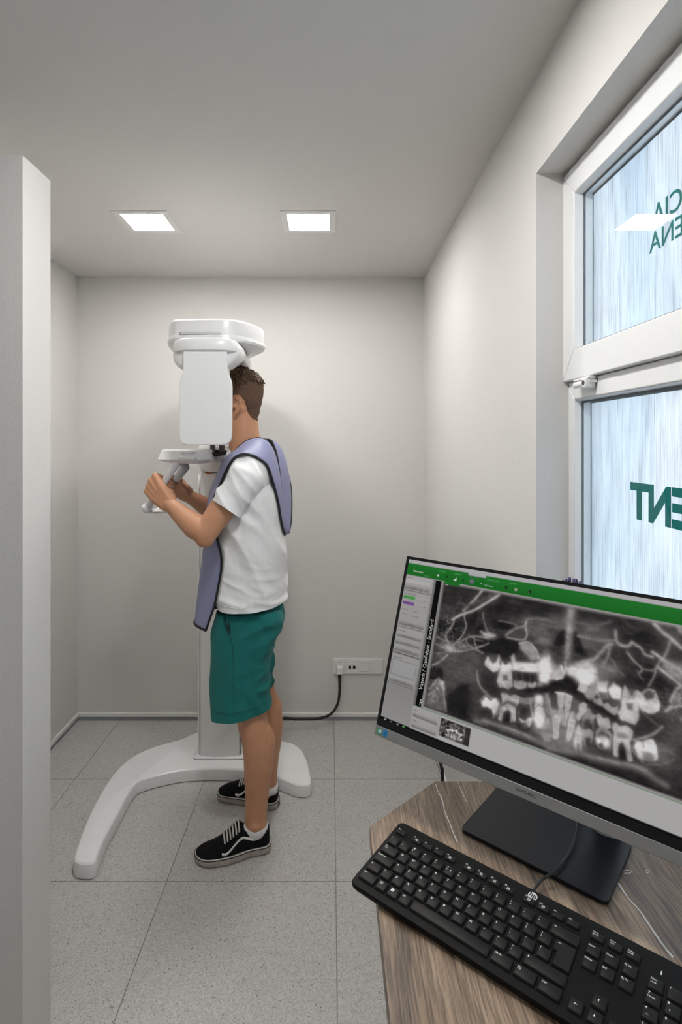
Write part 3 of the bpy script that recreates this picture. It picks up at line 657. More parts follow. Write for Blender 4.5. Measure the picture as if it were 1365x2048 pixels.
MB().tube([(.011, .0085, .0021), (.011, .0085, .0023)], .0036, 20).obj('sticker_dot', mat('sticker_pale', (.45, .55, .75), .4), mon, local=True)
MB().box((.0178, .0028, .0018), (.0272, .0142, .0021)).obj('square_sticker', mat('sticker_blue', (.01, .20, .42), .4), mon, local=True)
MB().box((.0195, .0072, .0021), (.0255, .0080, .0022)).box((.0195, .0094, .0021), (.0255, .0101, .0022)).obj('sticker_print', mat('sticker_navy', (.01, .05, .15), .4), mon, local=True)
# --- screen picture: numpy buffer -> colour attribute on a fine grid (flat, lit from inside)
a0, b0, a1, b1 = .0058, .0288, MW-.0058, MH-.0055
CS = .00082; nx, ny = int((a1-a0)/CS), int((b1-b0)/CS)
gx = a0+(np.arange(nx)+.5)*(a1-a0)/nx; gy = b0+(np.arange(ny)+.5)*(b1-b0)/ny
GX, GY = np.meshgrid(gx, gy)
img = np.zeros((ny, nx, 3)); 
def lin(h): return np.array(srgb(h)[:3])
def rect(u0, v0, u1, v1, c, c2=None):
    mk = (GX >= u0) & (GX < u1) & (GY >= v0) & (GY < v1); c = lin(c)
    if c2 is None: img[mk] = c
    else:
        t = ((GY-v0)/(v1-v0))[mk][:, None]; img[mk] = c*(1-t)+lin(c2)*t
rect(0, 0, 1, 1, 'b4b3b1')
rect(a0, .0655, .0665, .289, '8f8e8c', '9d9c9b'); rect(a0, b0, .0665, .10, '989795', '8a8988')
rect(a0, .3107, a1, b1, 'b9b7b9'); rect(a0, .2885, a1, .3107, '186a22', '20762c')
rect(.1325, .3065, .166, .3107, 'b9b7b9')
for i in range(8): rect(.1305+i*.0005, .3065+i*.0005, .1325, .3107, '1d7228'); 
rect(.1325, .3065, .1655, .3107, 'b5b3b5')
rect(.0665, .0688, .0705, .289, '6b6a69', '7c7a79')
rect(.0705, .0700, .0822, .2880, '050505'); rect(.0822, .0715, a1, .2875, '8f8d8a')
# side panel boxes
def box(u0, v0, u1, v1, c='a9a7a5', c2='9c9a98', line=True):
    rect(u0, v0, u1, v1, c, c2)
    if line: rect(u0, v0, u1, v0+.0009, '4a4948')
box(.0065, .2590, .0640, .2870, 'a09e9c', 'b4b2b0'); box(.0070, .1925, .0638, .2570, 'a3a1a0', 'a7a5a3'); box(.0070, .1450, .0632, .1905, '9b9997', 'a6a4a2'); box(.0075, .0925, .0632, .1432, '9a9997', 'a3a19f')
rect(.0085, .2735, .0610, .2805, 'b9b7b6'); 
def btn(u0, v0, u1, v1): rect(u0, v0, u1, v1, '757371', 'a9a7a5'); rect(u0, v0, u1, v0+.0008, '605f5d')
btn(.0085, .2620, .0480, .2705); btn(.0500, .2620, .0605, .2705)
rect(.0085, .2440, .0340, .2500, '4c9c4e'); rect(.0340, .2440, .0600, .2500, '9f9d9b', 'b2b0ae')
rect(.0085, .2335, .0340, .2395, '80509a'); rect(.0340, .2335, .0600, .2395, '9f9d9b', 'b2b0ae')
btn(.0085, .1960, .0615, .2050); btn(.0085, .1740, .0610, .1815); btn(.0085, .1620, .0610, .1695); btn(.0085, .1490, .0610, .1575)
rect(.0100, .1080, .0600, .1340, '6e6d6c'); rect(.0106, .1088, .0595, .1333, 'a09fa0', 'a3a2a2'); btn(.0090, .0950, .0605, .1040)
rect(.0666, .0325, .1205, .0690, 'a5a3a2', 'aaa8a7'); btn(.0690, .0520, .1170, .0590); btn(.0690, .0350, .1170, .0420)
rect(.1200, .0325, .1207, .068, '8a8886')
rect(.0666, .0690, a1, .0700, '3c7a3f'); rect(.0822, .0700, a1, .0716, 'a2a19e')
rect(a0, b0, a1, .0318, '08080a')
rect(a0, .0318, .0668, .0326, '08080a')
for i, c in ((.016, '9aa0a5'), (.0285, '6d5a56'), (.042, '8b8b8b'), (.0545, '5fae63')):
    rect(i-.002, .0292, i+.002, .0314, c)
# icons on the green strip
for (px, py, c, w) in ((877, 1151, 'd8dcd8', .0016), (894, 1153, '0e4016', .0020), (927, 1161, '10240f', .0016), (944, 1163, '7d6a86', .0034), (963, 1167.5, 'c9d4c9', .0008), (1013, 1175.5, '20301f', .0022), (1032, 1179, 'a9a79a', .0021), (1060, 1184, '1b2a1a', .0024)):
    u, v = uv(px, py); rect(u-w, v-w*1.05, u+w, v+w*1.05, c)
u, v = uv(911, 1158)
mk = (GX > u-.003) & (GX < u+.0026) & (GY > v-.0028) & (GY-(v-.0028) < (GX-(u-.003))*1.05); img[mk] = lin('d8dcd8')
# ---- the radiograph
RX0, RX1, RY0, RY1 = .0850, a1, .0722, .2868
buf = np.full((ny, nx), .055); rng = np.random.RandomState(5)
def sm_noise(sx, sy, seed):
    r = np.random.RandomState(seed); gw, gh = int(nx/sx)+3, int(ny/sy)+3; g = r.rand(gh, gw)
    X = np.arange(nx)/sx; Y = np.arange(ny)/sy; xi = X.astype(int); yi = Y.astype(int); fx = X-xi; fy = Y-yi; fx = fx*fx*(3-2*fx); fy = (fy*fy*(3-2*fy))[:, None]
    a = g[yi][:, xi]*(1-fx)+g[yi][:, xi+1]*fx; b = g[yi+1][:, xi]*(1-fx)+g[yi+1][:, xi+1]*fx; return a*(1-fy)+b*fy
ca = lambda x, y: (840+x/5.0556, 1160+y/5.0556)
cb_ = lambda x, y: (1100+x/5.151, 1180+y/5.151)
cc = lambda x, y: (840+x/5.0556, 1330+y/5.0556)
cd = lambda x, y: (1100+x/5.151, 1360+y/5.151)
ce = lambda x, y: (940+x/4.55, 1300+y/4.55)
def sdseg(X, Y, a, b):
    ax, ay = a; bx, by = b; dx, dy = bx-ax, by-ay; L = dx*dx+dy*dy+1e-12
    t = np.clip(((X-ax)*dx+(Y-ay)*dy)/L, 0, 1); return np.hypot(X-ax-t*dx, Y-ay-t*dy)
def region(pts, mg):
    xs = [p[0] for p in pts]; ys = [p[1] for p in pts]
    i0 = max(0, int((min(xs)-mg-a0)/CS)); i1 = min(nx, int((max(xs)+mg-a0)/CS)+2); j0 = max(0, int((min(ys)-mg-b0)/CS)); j1 = min(ny, int((max(ys)+mg-b0)/CS)+2)
    return slice(j0, j1), slice(i0, i1)
def poly(cr, pts, val, soft=2.0, alpha=1.0):
    q = [uv(*cr(*p)) for p in pts]; s = soft*.00085; R = region(q, s*2); X, Y = GX[R], GY[R]
    if X.size == 0: return
    d = np.full(X.shape, 9.); ins = np.zeros(X.shape, bool)
    for i in range(len(q)):
        a, b = q[i], q[(i+1) % len(q)]; d = np.minimum(d, sdseg(X, Y, a, b))
        c = ((a[1] > Y) != (b[1] > Y)); xx = a[0]+(Y-a[1])/(b[1]-a[1]+1e-12)*(b[0]-a[0]); ins ^= c & (X < xx)
    sd = np.where(ins, -d, d); k = np.clip(.5-sd/(2*s), 0, 1); k = k*k*(3-2*k)*alpha; buf[R] = buf[R]*(1-k)+val*k
def line(cr, pts, w, val, add=False, alpha=1.0, sm=True):
    q = [uv(*cr(*p)) for p in pts]
    if sm and len(q) > 2: q = [(p.x, p.y) for p in cat_rom([V((a, b, 0)) for a, b in q], 5)]
    w = w*.00085; R = region(q, w*3); X, Y = GX[R], GY[R]
    if X.size == 0: return
    d = np.full(X.shape, 9.)
    for a, b in zip(q[:-1], q[1:]): d = np.minimum(d, sdseg(X, Y, a, b))
    k = np.exp(-(d/w)**2)*alpha
    buf[R] = buf[R]+val*k if add else buf[R]*(1-k)+val*k
def blob(cr, p, rx, ry, val, alpha=1.0, add=False):
    u, v = uv(*cr(*p)); rx *= .00085; ry *= .00085; k = np.exp(-((GX-u)/rx)**2-((GY-v)/ry)**2)*alpha
    buf[:] = buf+val*k if add else buf*(1-k)+val*k
# soft large tones
for p, rx, ry, v in (((300, 150), 30, 16, .05), ((250, 330), 26, 14, .10), ((800, 300), 35, 16, .03), ((1200, 270), 40, 15, .03), ((1150, 470), 40, 14, .16), ((300, 900), 18, 28, .15), ((560, 850), 24, 20, .10), ((1230, 560), 20, 16, .15), ((1250, 620), 14, 10, .2)): blob(ca, p, rx, ry, v, .8)
for p, rx, ry, v in (((215, 300), 11, 42, .30), ((80, 330), 20, 12, .16), ((370, 270), 30, 14, .05), ((450, 420), 30, 14, .17), ((440, 560), 30, 18, .15), ((760, 700), 30, 24, .055), ((980, 480), 32, 20, .02), ((1230, 420), 26, 26, .11), ((1050, 900), 26, 18, .012), ((1300, 830), 16, 14, .30), ((350, 860), 30, 12, .42), ((120, 850), 30, 12, .34), ((560, 800), 26, 12, .22)): blob(cb_, p, rx, ry, v, .85)
for p, rx, ry, v in (((450, 350), 16, 40, .012), ((600, 350), 24, 36, .09), ((730, 230), 30, 14, .06), ((900, 500), 40, 14, .10)): blob(cc, p, rx, ry, v, .8)
for p, rx, ry, v in (((900, 780), 60, 14, .05), ((1180, 740), 20, 26, .17), ((1290, 480), 16, 34, .13), ((1040, 480), 26, 18, .05), ((800, 1000), 80, 12, .02), ((150, 560), 40, 30, .17)): blob(cd, p, rx, ry, v, .8)
# sinus and bone shapes, image left
poly(ca, [(500,650),(540,600),(620,600),(720,590),(870,590),(1010,620),(1000,700),(960,760),(860,770),(740,740),(600,710)], .012, 6)
poly(ca, [(860,510),(960,490),(1060,480),(1060,580),(960,600),(870,580)], .09, 5)
poly(ca, [(560,470),(640,460),(640,540),(560,560)], .018, 5)
poly(ca, [(720,410),(860,400),(960,450),(950,510),(820,500),(740,480)], .022, 5)
poly(ca, [(1010,640),(1060,620),(1130,650),(1190,720),(1200,800),(1130,820),(1080,760),(1020,700)], .26, 4)
poly(ca, [(330,360),(450,340),(540,330),(600,300),(560,450),(460,560),(350,620),(280,600),(280,520),(320,440)], .02, 6)
poly(ca, [(180,420),(300,400),(310,470),(250,520),(170,530)], .018, 6)
blob(ca, (300, 680), 17, 7, .38, .9); blob(ca, (440, 670), 16, 6, .24, .8); blob(ca, (700, 560), 12, 5, .42, .9); blob(ca, (200, 760), 14, 10, .16, .7)
for pts, w, v in ((((640,95),(560,190),(440,310)), 2.2, .42), (((610,110),(570,200),(480,280)), 1.2, .22), (((800,150),(660,240),(540,310),(420,350),(330,400)), 2.6, .45), (((780,130),(560,230),(470,260)), 3, .12),
    ((330,400),(345,420),(310,490),(270,540),(270,600),(290,640)) and (((330,400),(345,420),(310,490),(270,540),(270,600),(290,640)), 1.6, .33),
    (((450,340),(455,400),(470,470),(430,560),(380,620),(330,660)), 1.4, .34), (((290,400),(280,420),(300,440)), 1, .2), (((640,330),(650,420),(690,520),(750,560)), 1.2, .3),
    (((390,640),(470,590),(560,570),(700,590)), 1.4, .3), (((470,590),(480,640),(560,700),(640,740)), 1.4, .3), (((545,570),(560,650),(590,710)), 1.3, .34), (((270,720),(420,720),(560,690),(700,640)), 1.6, .3),
    (((280,760),(210,820),(130,860)), 2, .36), (((870,560),(960,500),(1060,460),(1080,430)), 1.5, .3), (((880,580),(980,600),(1060,600),(1085,550),(1070,480),(1075,420)), 1.6, .38), (((1010,640),(1100,630),(1180,710),(1205,790)), 1.6, .42),
    (((620,520),(680,560),(760,560)), 2, .4), (((500,560),(560,600),(640,620)), 1, .25), (((800,410),(940,440),(980,470),(900,520)), 1.6, .22), (((1080,400),(1200,390),(1365,430)), 2.5, .2), (((960,300),(980,250),(950,190)), 3, .06),
    (((170,570),(240,610),(330,640)), 1.6, .26), (((160,640),(230,680),(300,700)), 1.4, .26), (((170,740),(230,740),(270,750)), 1.4, .24), (((390,230),(470,260),(440,300)), 2, .14)): line(ca, pts, w, v, alpha=.9)
# condyle, ramus
poly(ca, [(100,940),(150,880),(210,880),(240,960),(240,1011),(100,1011)], .012, 5)
poly(ca, [(230,830),(330,770),(560,720),(600,860),(590,1000),(500,1100),(330,1100),(260,1000)], .12, 9, .8)
poly(cc, [(75,300),(120,180),(180,130),(240,170),(260,240),(250,330),(270,480),(150,460),(60,400)], .15, 5)
poly(cc, [(200,140),(240,170),(255,240),(240,260),(210,200)], .36, 3)
line(cc, [(190,140),(205,190),(240,250),(245,320),(270,470)], 1.2, .34); line(cc, [(90,300),(190,230)], 1.2, .3); line(cc, [(90,380),(170,370)], 1.2, .22); line(cc, [(100,250),(160,160),(190,140)], 1.2, .28)
poly(cc, [(340,270),(400,210),(500,190),(480,300),(450,400),(460,470),(280,460),(290,330)], .008, 7)
line(cc, [(580,60),(590,160),(630,240),(690,290),(730,310)], 2.0, .26)
# lower border of the jaw, left to right
line(cc, [(560,560),(700,580),(860,640),(1000,700),(1180,760),(1365,830)], 5, .19, alpha=.9); line(cc, [(640,560),(800,610),(960,660),(1120,730)], 2, .26)
line(cc, [(20,420),(260,500),(520,600),(760,690),(1000,770),(1250,850)], 2.2, .006)
line(cd, [(0,700),(160,730),(330,760),(560,830),(800,880),(960,920),(1080,1010),(1200,1080)], 5, .19, alpha=.9); line(cd, [(500,800),(700,850),(860,880),(1000,930)], 2, .26)
line(cd, [(0,770),(200,810),(400,880),(640,980),(900,1060),(1200,1180)], 3.2, .012)
# bite gap
line(ce, [(420,330),(560,365),(740,350),(860,270),(1000,380),(1130,480),(1320,600)], 7, .010, alpha=.97); poly(ce, [(740,300),(860,215),(960,240),(1010,330),(1060,420),(1000,400),(860,370),(740,400)], .015, 5)
poly(ce, [(120,240),(230,190),(260,330),(280,400),(270,430),(200,430),(110,330)], .05, 6)
# upper left teeth
def tooth(cr, out, v, inner=None, vi=.08, soft=2.0):
    poly(cr, out, v, soft)
    line(cr, out+[out[0]], 1.0, min(.75, v*1.35), alpha=.55, sm=False)
    if inner: poly(cr, inner, vi, 2.2)
tooth(ce, [(140,110),(165,60),(185,90),(220,120),(245,100),(265,50),(270,140),(255,185),(215,195),(180,170),(145,140)], .42, [(178,40),(258,40),(245,100),(215,125),(185,90)], .10)
tooth(ce, [(280,170),(300,110),(330,180),(365,110),(380,180),(385,280),(390,325),(350,352),(310,335),(270,335),(250,290),(265,220)], .36, [(300,225),(345,225),(350,275),(300,280)], .12)
poly(ce, [(270,150),(380,120),(380,70),(400,40),(420,110),(620,120),(620,210),(500,210),(380,180),(300,190)], .50, 4)
poly(ce, [(380,190),(600,205),(640,220),(640,300),(400,300)], .03, 3)
tooth(ce, [(405,280),(440,290),(480,285),(515,300),(515,340),(480,350),(440,352),(405,335)], .32); tooth(ce, [(530,300),(570,310),(602,292),(602,330),(570,342),(535,335)], .34); poly(ce, [(610,305),(660,300),(670,330),(620,342)], .2, 2)
for x in (420, 480, 545): line(ce, [(x,200),(x+8,300)], 1.0, .13)
line(ce, [(380,60),(385,110),(395,190)], 1, .36); line(ce, [(265,45),(290,120),(300,170)], 1, .38)
poly(ce, [(620,120),(720,60),(740,250),(700,300),(640,290)], .54, 6); blob(ce, (690, 130), 11, 16, .62, .8)
poly(ce, [(750,190),(840,150),(850,240),(800,270),(750,270)], .34, 3); line(ce, [(830,140),(848,200),(845,245),(790,268)], 1.3, .52)
line(ce, [(880,190),(885,240)], 1.3, .03); poly(ce, [(890,170),(980,120),(1080,110),(1150,160),(1160,260),(1040,330),(960,250),(890,210)], .46, 6); blob(ce, (1040,250), 14, 8, .6, .8)
# centre line and nasal shapes
poly(cb_, [(95,440),(150,390),(170,440),(160,560),(100,580),(40,560)], .014, 3.5); poly(cb_, [(255,420),(290,440),(320,530),(345,600),(400,690),(330,690),(260,640),(240,520)], .018, 3.5)
line(cb_, [(215,220),(200,400),(190,560),(180,700)], 5, .36, alpha=.6); line(cb_, [(0,370),(140,390)], 3, .2); line(cb_, [(290,470),(420,500),(560,520),(680,520)], 2.6, .24); line(cb_, [(160,740),(165,830),(130,910)], 1.2, .4); line(cb_, [(300,340),(480,360),(620,330)], 3, .14)
line(cb_, [(330,740),(450,720),(520,650),(600,570),(640,560)], 3, .36, alpha=.7)
for pts, w, v in ((((680,420),(690,520),(740,570),(810,575),(850,540)), 2.6, .34), (((850,540),(940,600),(980,660),(1060,690)), 2.2, .34), (((800,640),(860,720),(950,810),(930,850)), 1.5, .34), (((950,810),(1060,830),(1110,790)), 1.3, .24),
    (((1080,350),(1160,430),(1260,510),(1365,600)), 3.2, .42), (((1240,520),(1220,610),(1180,690)), 2, .26), (((1060,640),(1120,680),(1160,710),(1250,770),(1365,850)), 2.6, .44), (((1110,790),(1200,860),(1340,970)), 2.2, .42),
    (((1150,720),(1100,800),(1080,880),(1020,990)), 1.6, .28), (((600,680),(660,740),(690,820)), 1.6, .2), (((620,600),(600,680),(560,760)), 2.4, .26), (((830,440),(920,420),(1000,370)), 3, .07), (((780,300),(800,360),(900,400)), 3, .08),
    (((560,800),(700,830),(760,880)), 1.8, .2), (((900,830),(940,900),(970,930)), 1, .2)): line(cb_, pts, w, v, alpha=.9)
poly(cb_, [(1160,730),(1260,760),(1365,850),(1365,960),(1300,900),(1200,820)], .27, 4)
poly(cb_, [(1300,350),(1365,380),(1365,450),(1330,420)], .4, 4)
# upper right teeth
tooth(cd, [(290,100),(330,10),(420,10),(400,60),(360,130)], .45); tooth(cd, [(360,130),(400,60),(450,30),(490,80),(470,160),(420,205),(380,180)], .27)
tooth(cd, [(450,190),(490,200),(520,190),(545,240),(540,262),(490,245),(450,225)], .30); tooth(cd, [(545,260),(600,240),(640,290),(700,280),(705,330),(670,358),(620,330),(570,290)], .30)
poly(cd, [(490,20),(600,20),(610,150),(590,190),(520,190),(480,120)], .44, 3); poly(cd, [(500,120),(600,130),(600,190),(520,190)], .12, 2.5)
poly(cd, [(600,100),(660,30),(745,90),(745,230),(700,260),(640,190)], .50, 3); poly(cd, [(640,190),(740,200),(730,260),(660,270),(615,240)], .09, 2.5)
line(cd, [(600,60),(605,150),(640,200)], 1, .05); line(cd, [(750,60),(745,170),(735,250)], 1, .03)
tooth(cd, [(755,150),(775,60),(830,190),(860,200),(900,110),(940,130),(915,260),(910,400),(880,455),(830,440),(790,420),(740,410),(710,350),(740,290)], .40, [(785,240),(860,240),(855,310),(800,300)], .12)
poly(cd, [(800,100),(890,100),(870,190),(830,180)], .13, 3); line(cd, [(800,90),(845,190)], 1, .34); line(cd, [(880,120),(850,200)], 1, .34)
tooth(cd, [(950,150),(980,110),(1020,92),(1080,110),(1095,150),(1130,240),(1128,300),(1080,335),(1020,340),(960,310),(928,270),(940,200)], .40, [(965,150),(990,110),(1030,100),(1080,130),(1085,190),(1000,210)], .10)
poly(cd, [(930,250),(950,150),(985,220),(1060,220),(1095,150),(1130,250),(1120,310),(1050,345),(960,320)], .45, 3)
# lower left teeth
line(ce, [(110,500),(110,450),(150,410),(200,440),(250,450),(275,500),(260,560),(215,615)], 1.3, .28)
tooth(ce, [(115,480),(145,430),(190,470),(230,445),(262,490),(245,550),(215,590),(205,540),(150,515),(115,520)], .50); poly(ce, [(110,520),(160,515),(205,545),(205,585),(150,590),(110,560)], .045, 3)
tooth(ce, [(290,395),(330,400),(370,425),(410,410),(450,425),(445,480),(415,520),(415,640),(395,650),(385,560),(345,510),(305,560),(275,640),(262,630),(290,520),(300,470)], .36)
poly(ce, [(300,660),(320,590),(345,555),(370,590),(370,660)], .02, 3); line(ce, [(285,640),(300,570),(345,535),(380,570),(375,650)], 1.3, .36); line(ce, [(300,500),(345,475),(410,500)], 3, .10)
tooth(ce, [(460,430),(500,445),(550,435),(583,440),(580,480),(540,490),(480,490),(455,470)], .22)
line(ce, [(450,650),(445,560),(470,520),(510,510),(555,540),(565,640)], 2, .14); line(ce, [(465,590),(490,545),(530,545),(555,600)], 1.5, .05); poly(ce, [(440,560),(460,500),(560,500),(575,620),(560,690),(500,720),(450,690)], .07, 3, .6)
line(ce, [(445,500),(430,600),(450,700),(510,730),(560,700)], 1.2, .03)
tooth(ce, [(455,625),(485,640),(505,660),(530,625),(560,620),(562,650),(540,700),(510,665),(475,660)], .46); poly(ce, [(470,660),(510,660),(545,700),(500,712)], .13, 2); line(ce, [(550,450),(565,560),(580,640)], 1.2, .36)
poly(ce, [(595,430),(640,410),(670,430),(665,520),(690,600),(660,720),(620,720),(590,640),(590,540)], .42, 3); blob(ce, (630, 640), 9, 14, .6, .8); blob(ce, (630, 450), 7, 7, .58, .8); line(ce, [(595,530),(630,500),(670,520)], 1.2, .2)
poly(ce, [(640,760),(690,640),(720,610),(745,680),(755,780),(730,830),(680,830)], .36, 3); poly(ce, [(675,400),(720,390),(740,500),(740,620),(690,560)], .22, 4); line(ce, [(745,700),(750,620),(735,520),(700,400)], 1, .36)
poly(ce, [(590,720),(660,800),(860,880),(1000,920),(1000,820),(960,700),(1000,620),(990,560),(740,530),(700,700)], .20, 8, .75)
# lower front teeth
poly(ce, [(740,540),(860,560),(960,560),(960,640),(760,620)], .34, 4, .7); poly(ce, [(740,410),(790,410),(790,520),(745,520)], .09, 3)
for a in ([(800,390),(858,398),(855,480),(835,560),(820,560),(805,480)], [(875,405),(935,420),(920,500),(890,600),(875,600),(868,500)]): tooth(ce, a, .34)
for a in ([(770,600),(835,590),(810,700),(800,800),(775,805),(765,700)], [(900,640),(960,640),(940,740),(905,830),(885,825),(900,720)]): tooth(ce, a, .36)
poly(ce, [(940,440),(1000,460),(990,560),(940,550)], .13, 3); line(ce, [(780,385),(860,395),(930,425)], 1.2, .5)
for pts in (((850,560),(850,690)), ((880,590),(870,690)), ((935,560),(900,700),(880,800)), ((755,620),(765,700),(765,800)), ((815,560),(805,700),(800,800))): line(ce, pts, .9, .42, sm=False)
tooth(ce, [(1000,500),(1040,480),(1065,500),(1055,560),(1020,600),(985,640),(975,600),(1000,560)], .36)
poly(ce, [(960,730),(990,680),(1020,720),(1030,800),(1010,910),(970,920),(945,860)], .40, 3); poly(ce, [(975,850),(1010,850),(1000,925),(970,925)], .16, 3)
# lower right teeth
tooth(cd, [(380,290),(410,300),(440,350),(475,370),(450,400),(430,440),(380,440),(345,400),(375,350)], .26, [(370,400),(420,400),(415,470),(365,470)], .07)
line(cd, [(340,470),(350,400),(400,385),(440,430),(450,500)], 1.6, .2); tooth(cd, [(340,510),(370,520),(410,515),(445,540),(435,600),(420,680),(370,680),(345,600)], .28); poly(cd, [(360,600),(420,590),(430,690),(380,700)], .06, 3)
tooth(cd, [(485,365),(510,355),(550,400),(600,395),(620,440),(625,480),(600,500),(560,480),(520,480),(500,440)], .36)
line(cd, [(480,620),(490,530),(540,490),(600,530),(640,600),(620,700)], 2.0, .28); line(cd, [(500,550),(540,515),(590,550)], 2.0, .22); line(cd, [(465,560),(470,680),(540,745),(620,700),(650,600)], 1.4, .05)
poly(cd, [(485,600),(520,565),(570,570),(612,620),(605,680),(560,712),(500,690)], .30, 3); blob(cd, (510,640), 5, 5, .6, .8); blob(cd, (590,650), 5, 7, .6, .8); poly(cd, [(500,660),(540,640),(560,700),(510,695)], .10, 2)
tooth(cd, [(650,455),(680,440),(720,480),(790,475),(830,500),(855,530),(845,600),(820,640),(850,830),(825,835),(800,680),(740,610),(700,640),(690,780),(665,780),(660,620),(670,540),(650,500)], .38)
poly(cd, [(690,540),(780,550),(800,600),(700,600)], .20, 3); line(cd, [(700,780),(700,680),(740,630),(780,680),(810,830)], 1.4, .36); poly(cd, [(715,790),(720,700),(745,660),(775,710),(790,820)], .012, 3)
line(cd, [(860,660),(900,610),(980,600),(1060,600),(1110,680),(1120,800)], 1.6, .10); line(cd, [(850,680),(880,760),(960,850)], 1.4, .24)
tooth(cd, [(875,690),(900,630),(960,640),(1000,625),(1060,615),(1095,680),(1110,800),(1080,830),(960,815),(920,790)], .52); poly(cd, [(960,740),(1010,740),(1060,760),(1090,800),(1080,850),(960,840)], .18, 4); line(cd, [(960,640),(970,700)], 1, .2)
line(cd, [(870,620),(980,590),(1080,550),(1160,480)], 2, .3); line(cd, [(930,300),(1000,370),(1080,440),(1130,490)], 1.3, .18); line(cd, [(1010,870),(1150,870),(1280,820)], 1.4, .2)
poly(cd, [(1210,330),(1300,280),(1365,270),(1365,640),(1280,560),(1210,440)], .11, 6); line(cd, [(1200,320),(1260,280),(1365,265)], 2.4, .36); line(cd, [(1250,220),(1300,110),(1365,60)], 2.2, .42); poly(cd, [(1290,150),(1365,80),(1365,240),(1260,240)], .2, 5)
# out-of-frame right side of the film, mirrored tone
def blur(a, n=1):
    for _ in range(n):
        p = np.pad(a, 1, 'edge'); a = (p[:-2, 1:-1]+2*p[1:-1, 1:-1]+p[2:, 1:-1])/4; p = np.pad(a, 1, 'edge'); a = (p[1:-1, :-2]+2*p[1:-1, 1:-1]+p[1:-1, 2:])/4
    return a
buf = .75*blur(buf, 1)+.25*blur(buf, 6)
r1_ = np.maximum(0, 1-np.abs(2*sm_noise(9, 6, 21)-1)*2.2)**3; r2_ = np.maximum(0, 1-np.abs(2*sm_noise(4, 5, 22)-1)*2.2)**2; r3_ = np.maximum(0, 1-np.abs(2*sm_noise(18, 13, 23)-1)*3.2)**3
wl = blob_w = np.exp(-((GX-.115)/.03)**2-((GY-.20)/.03)**2)+.7*np.exp(-((GX-.10)/.016)**2-((GY-.11)/.03)**2)+.8*np.exp(-((GX-.47)/.03)**2-((GY-.19)/.03)**2)
glow = blur(buf, 70)
buf = buf*(.92+.08*r2_+.06*r1_)*.86+glow*.34+.012*r1_+.020*r3_+wl*(.10*r2_+.08*r1_)
buf = np.clip(np.clip(buf, 0, 1)**1.6*1.65-.008, .0015, 1)
# grain and large mottling
mott = sm_noise(7, 5, 1)*.5+sm_noise(17, 10, 2)*.9+sm_noise(3, 3, 3)*.22+sm_noise(28, 4, 4)*.4
buf = np.clip(buf, 0, 1)*(.52+.50*mott)+.006*mott
buf = buf*(.97+.06*rng.rand(ny, nx))
e_ = np.minimum(np.minimum((GX-RX0)/.006, (RY1-GY)/.0055), (GY-RY0)/.003); e_ = np.clip(1-e_, 0, 1)**2
buf = buf*(1-e_*.8)+.30*e_*.8
mk = (GX > RX0) & (GX < RX1) & (GY > RY0) & (GY < RY1)
tone = np.stack([buf*1.0, buf*.955, buf*.93], -1); tone = np.clip(tone*1.25, 0, .8); tone += np.array([.0035, .003, .003])
img[mk] = tone[mk]
u0, v0 = uv(890, 1166); rect(u0-.001, .2838, u0+.030, .2885, '1d6c26', '21762d')
# thumbnail of the same film
tu0, tu1, tv0, tv1 = .1225, .1768, .0382, .0660
tm = (GX > tu0) & (GX < tu1) & (GY > tv0) & (GY < tv1); ii = np.argwhere(tm)
su = RX0+(GX[tm]-tu0)/(tu1-tu0)*(RX1-RX0); sv = RY0+(GY[tm]-tv0)/(tv1-tv0)*(RY1-RY0)
ci = np.clip(((su-a0)/(a1-a0)*nx).astype(int), 0, nx-1); cj = np.clip(((sv-b0)/(b1-b0)*ny).astype(int), 0, ny-1)
img[tm] = tone[cj, ci]; 
img = np.clip(img, 0, 1)
xs = np.linspace(a0, a1, nx+1); ys = np.linspace(b0, b1, ny+1); XX, YY = np.meshgrid(xs, ys)
co_ = np.stack([XX.ravel(), YY.ravel(), np.full(XX.size, -.0002)], 1)
I, J = np.meshgrid(np.arange(nx), np.arange(ny)); k0 = (J*(nx+1)+I).ravel(); fc = np.stack([k0, k0+1, k0+nx+2, k0+nx+1], 1)
me = bpy.data.meshes.new('screen'); me.vertices.add(len(co_)); me.vertices.foreach_set('co', co_.ravel())
me.loops.add(fc.size); me.loops.foreach_set('vertex_index', fc.ravel()); me.polygons.add(len(fc)); me.polygons.foreach_set('loop_start', np.arange(0, fc.size, 4)); me.polygons.foreach_set('loop_total', np.full(len(fc), 4)); me.update()
ip = np.pad(img, ((1, 1), (1, 1), (0, 0)), 'edge'); vc = (ip[:-1, :-1]+ip[1:, :-1]+ip[:-1, 1:]+ip[1:, 1:])/4
at = me.color_attributes.new('picture', 'FLOAT_COLOR', 'POINT'); at.data.foreach_set('color', np.concatenate([vc, np.ones(vc.shape[:2]+(1,))], 2).astype(np.float32).ravel())
def screen_mat():
    m = bpy.data.materials.new('lit_screen'); m.use_nodes = True; nt = m.node_tree; nt.nodes.clear()
    o = N(nt, 'ShaderNodeOutputMaterial'); e = N(nt, 'ShaderNodeEmission'); e.inputs[1].default_value = SCREEN; a = N(nt, 'ShaderNodeAttribute'); a.attribute_name = 'picture'
    g = N(nt, 'ShaderNodeBsdfGlossy'); g.inputs['Roughness'].default_value = .35; g.inputs[0].default_value = (.010, .010, .010, 1); ad = N(nt, 'ShaderNodeAddShader')
    nt.links.new(a.outputs['Color'], e.inputs[0]); nt.links.new(e.outputs[0], ad.inputs[0]); nt.links.new(g.outputs[0], ad.inputs[1]); nt.links.new(ad.outputs[0], o.inputs[0]); return m
scr = link('screen', me, screen_mat(), mon, local=True); scr['label'] = 'lit screen with a grey dental panorama under a green toolbar'
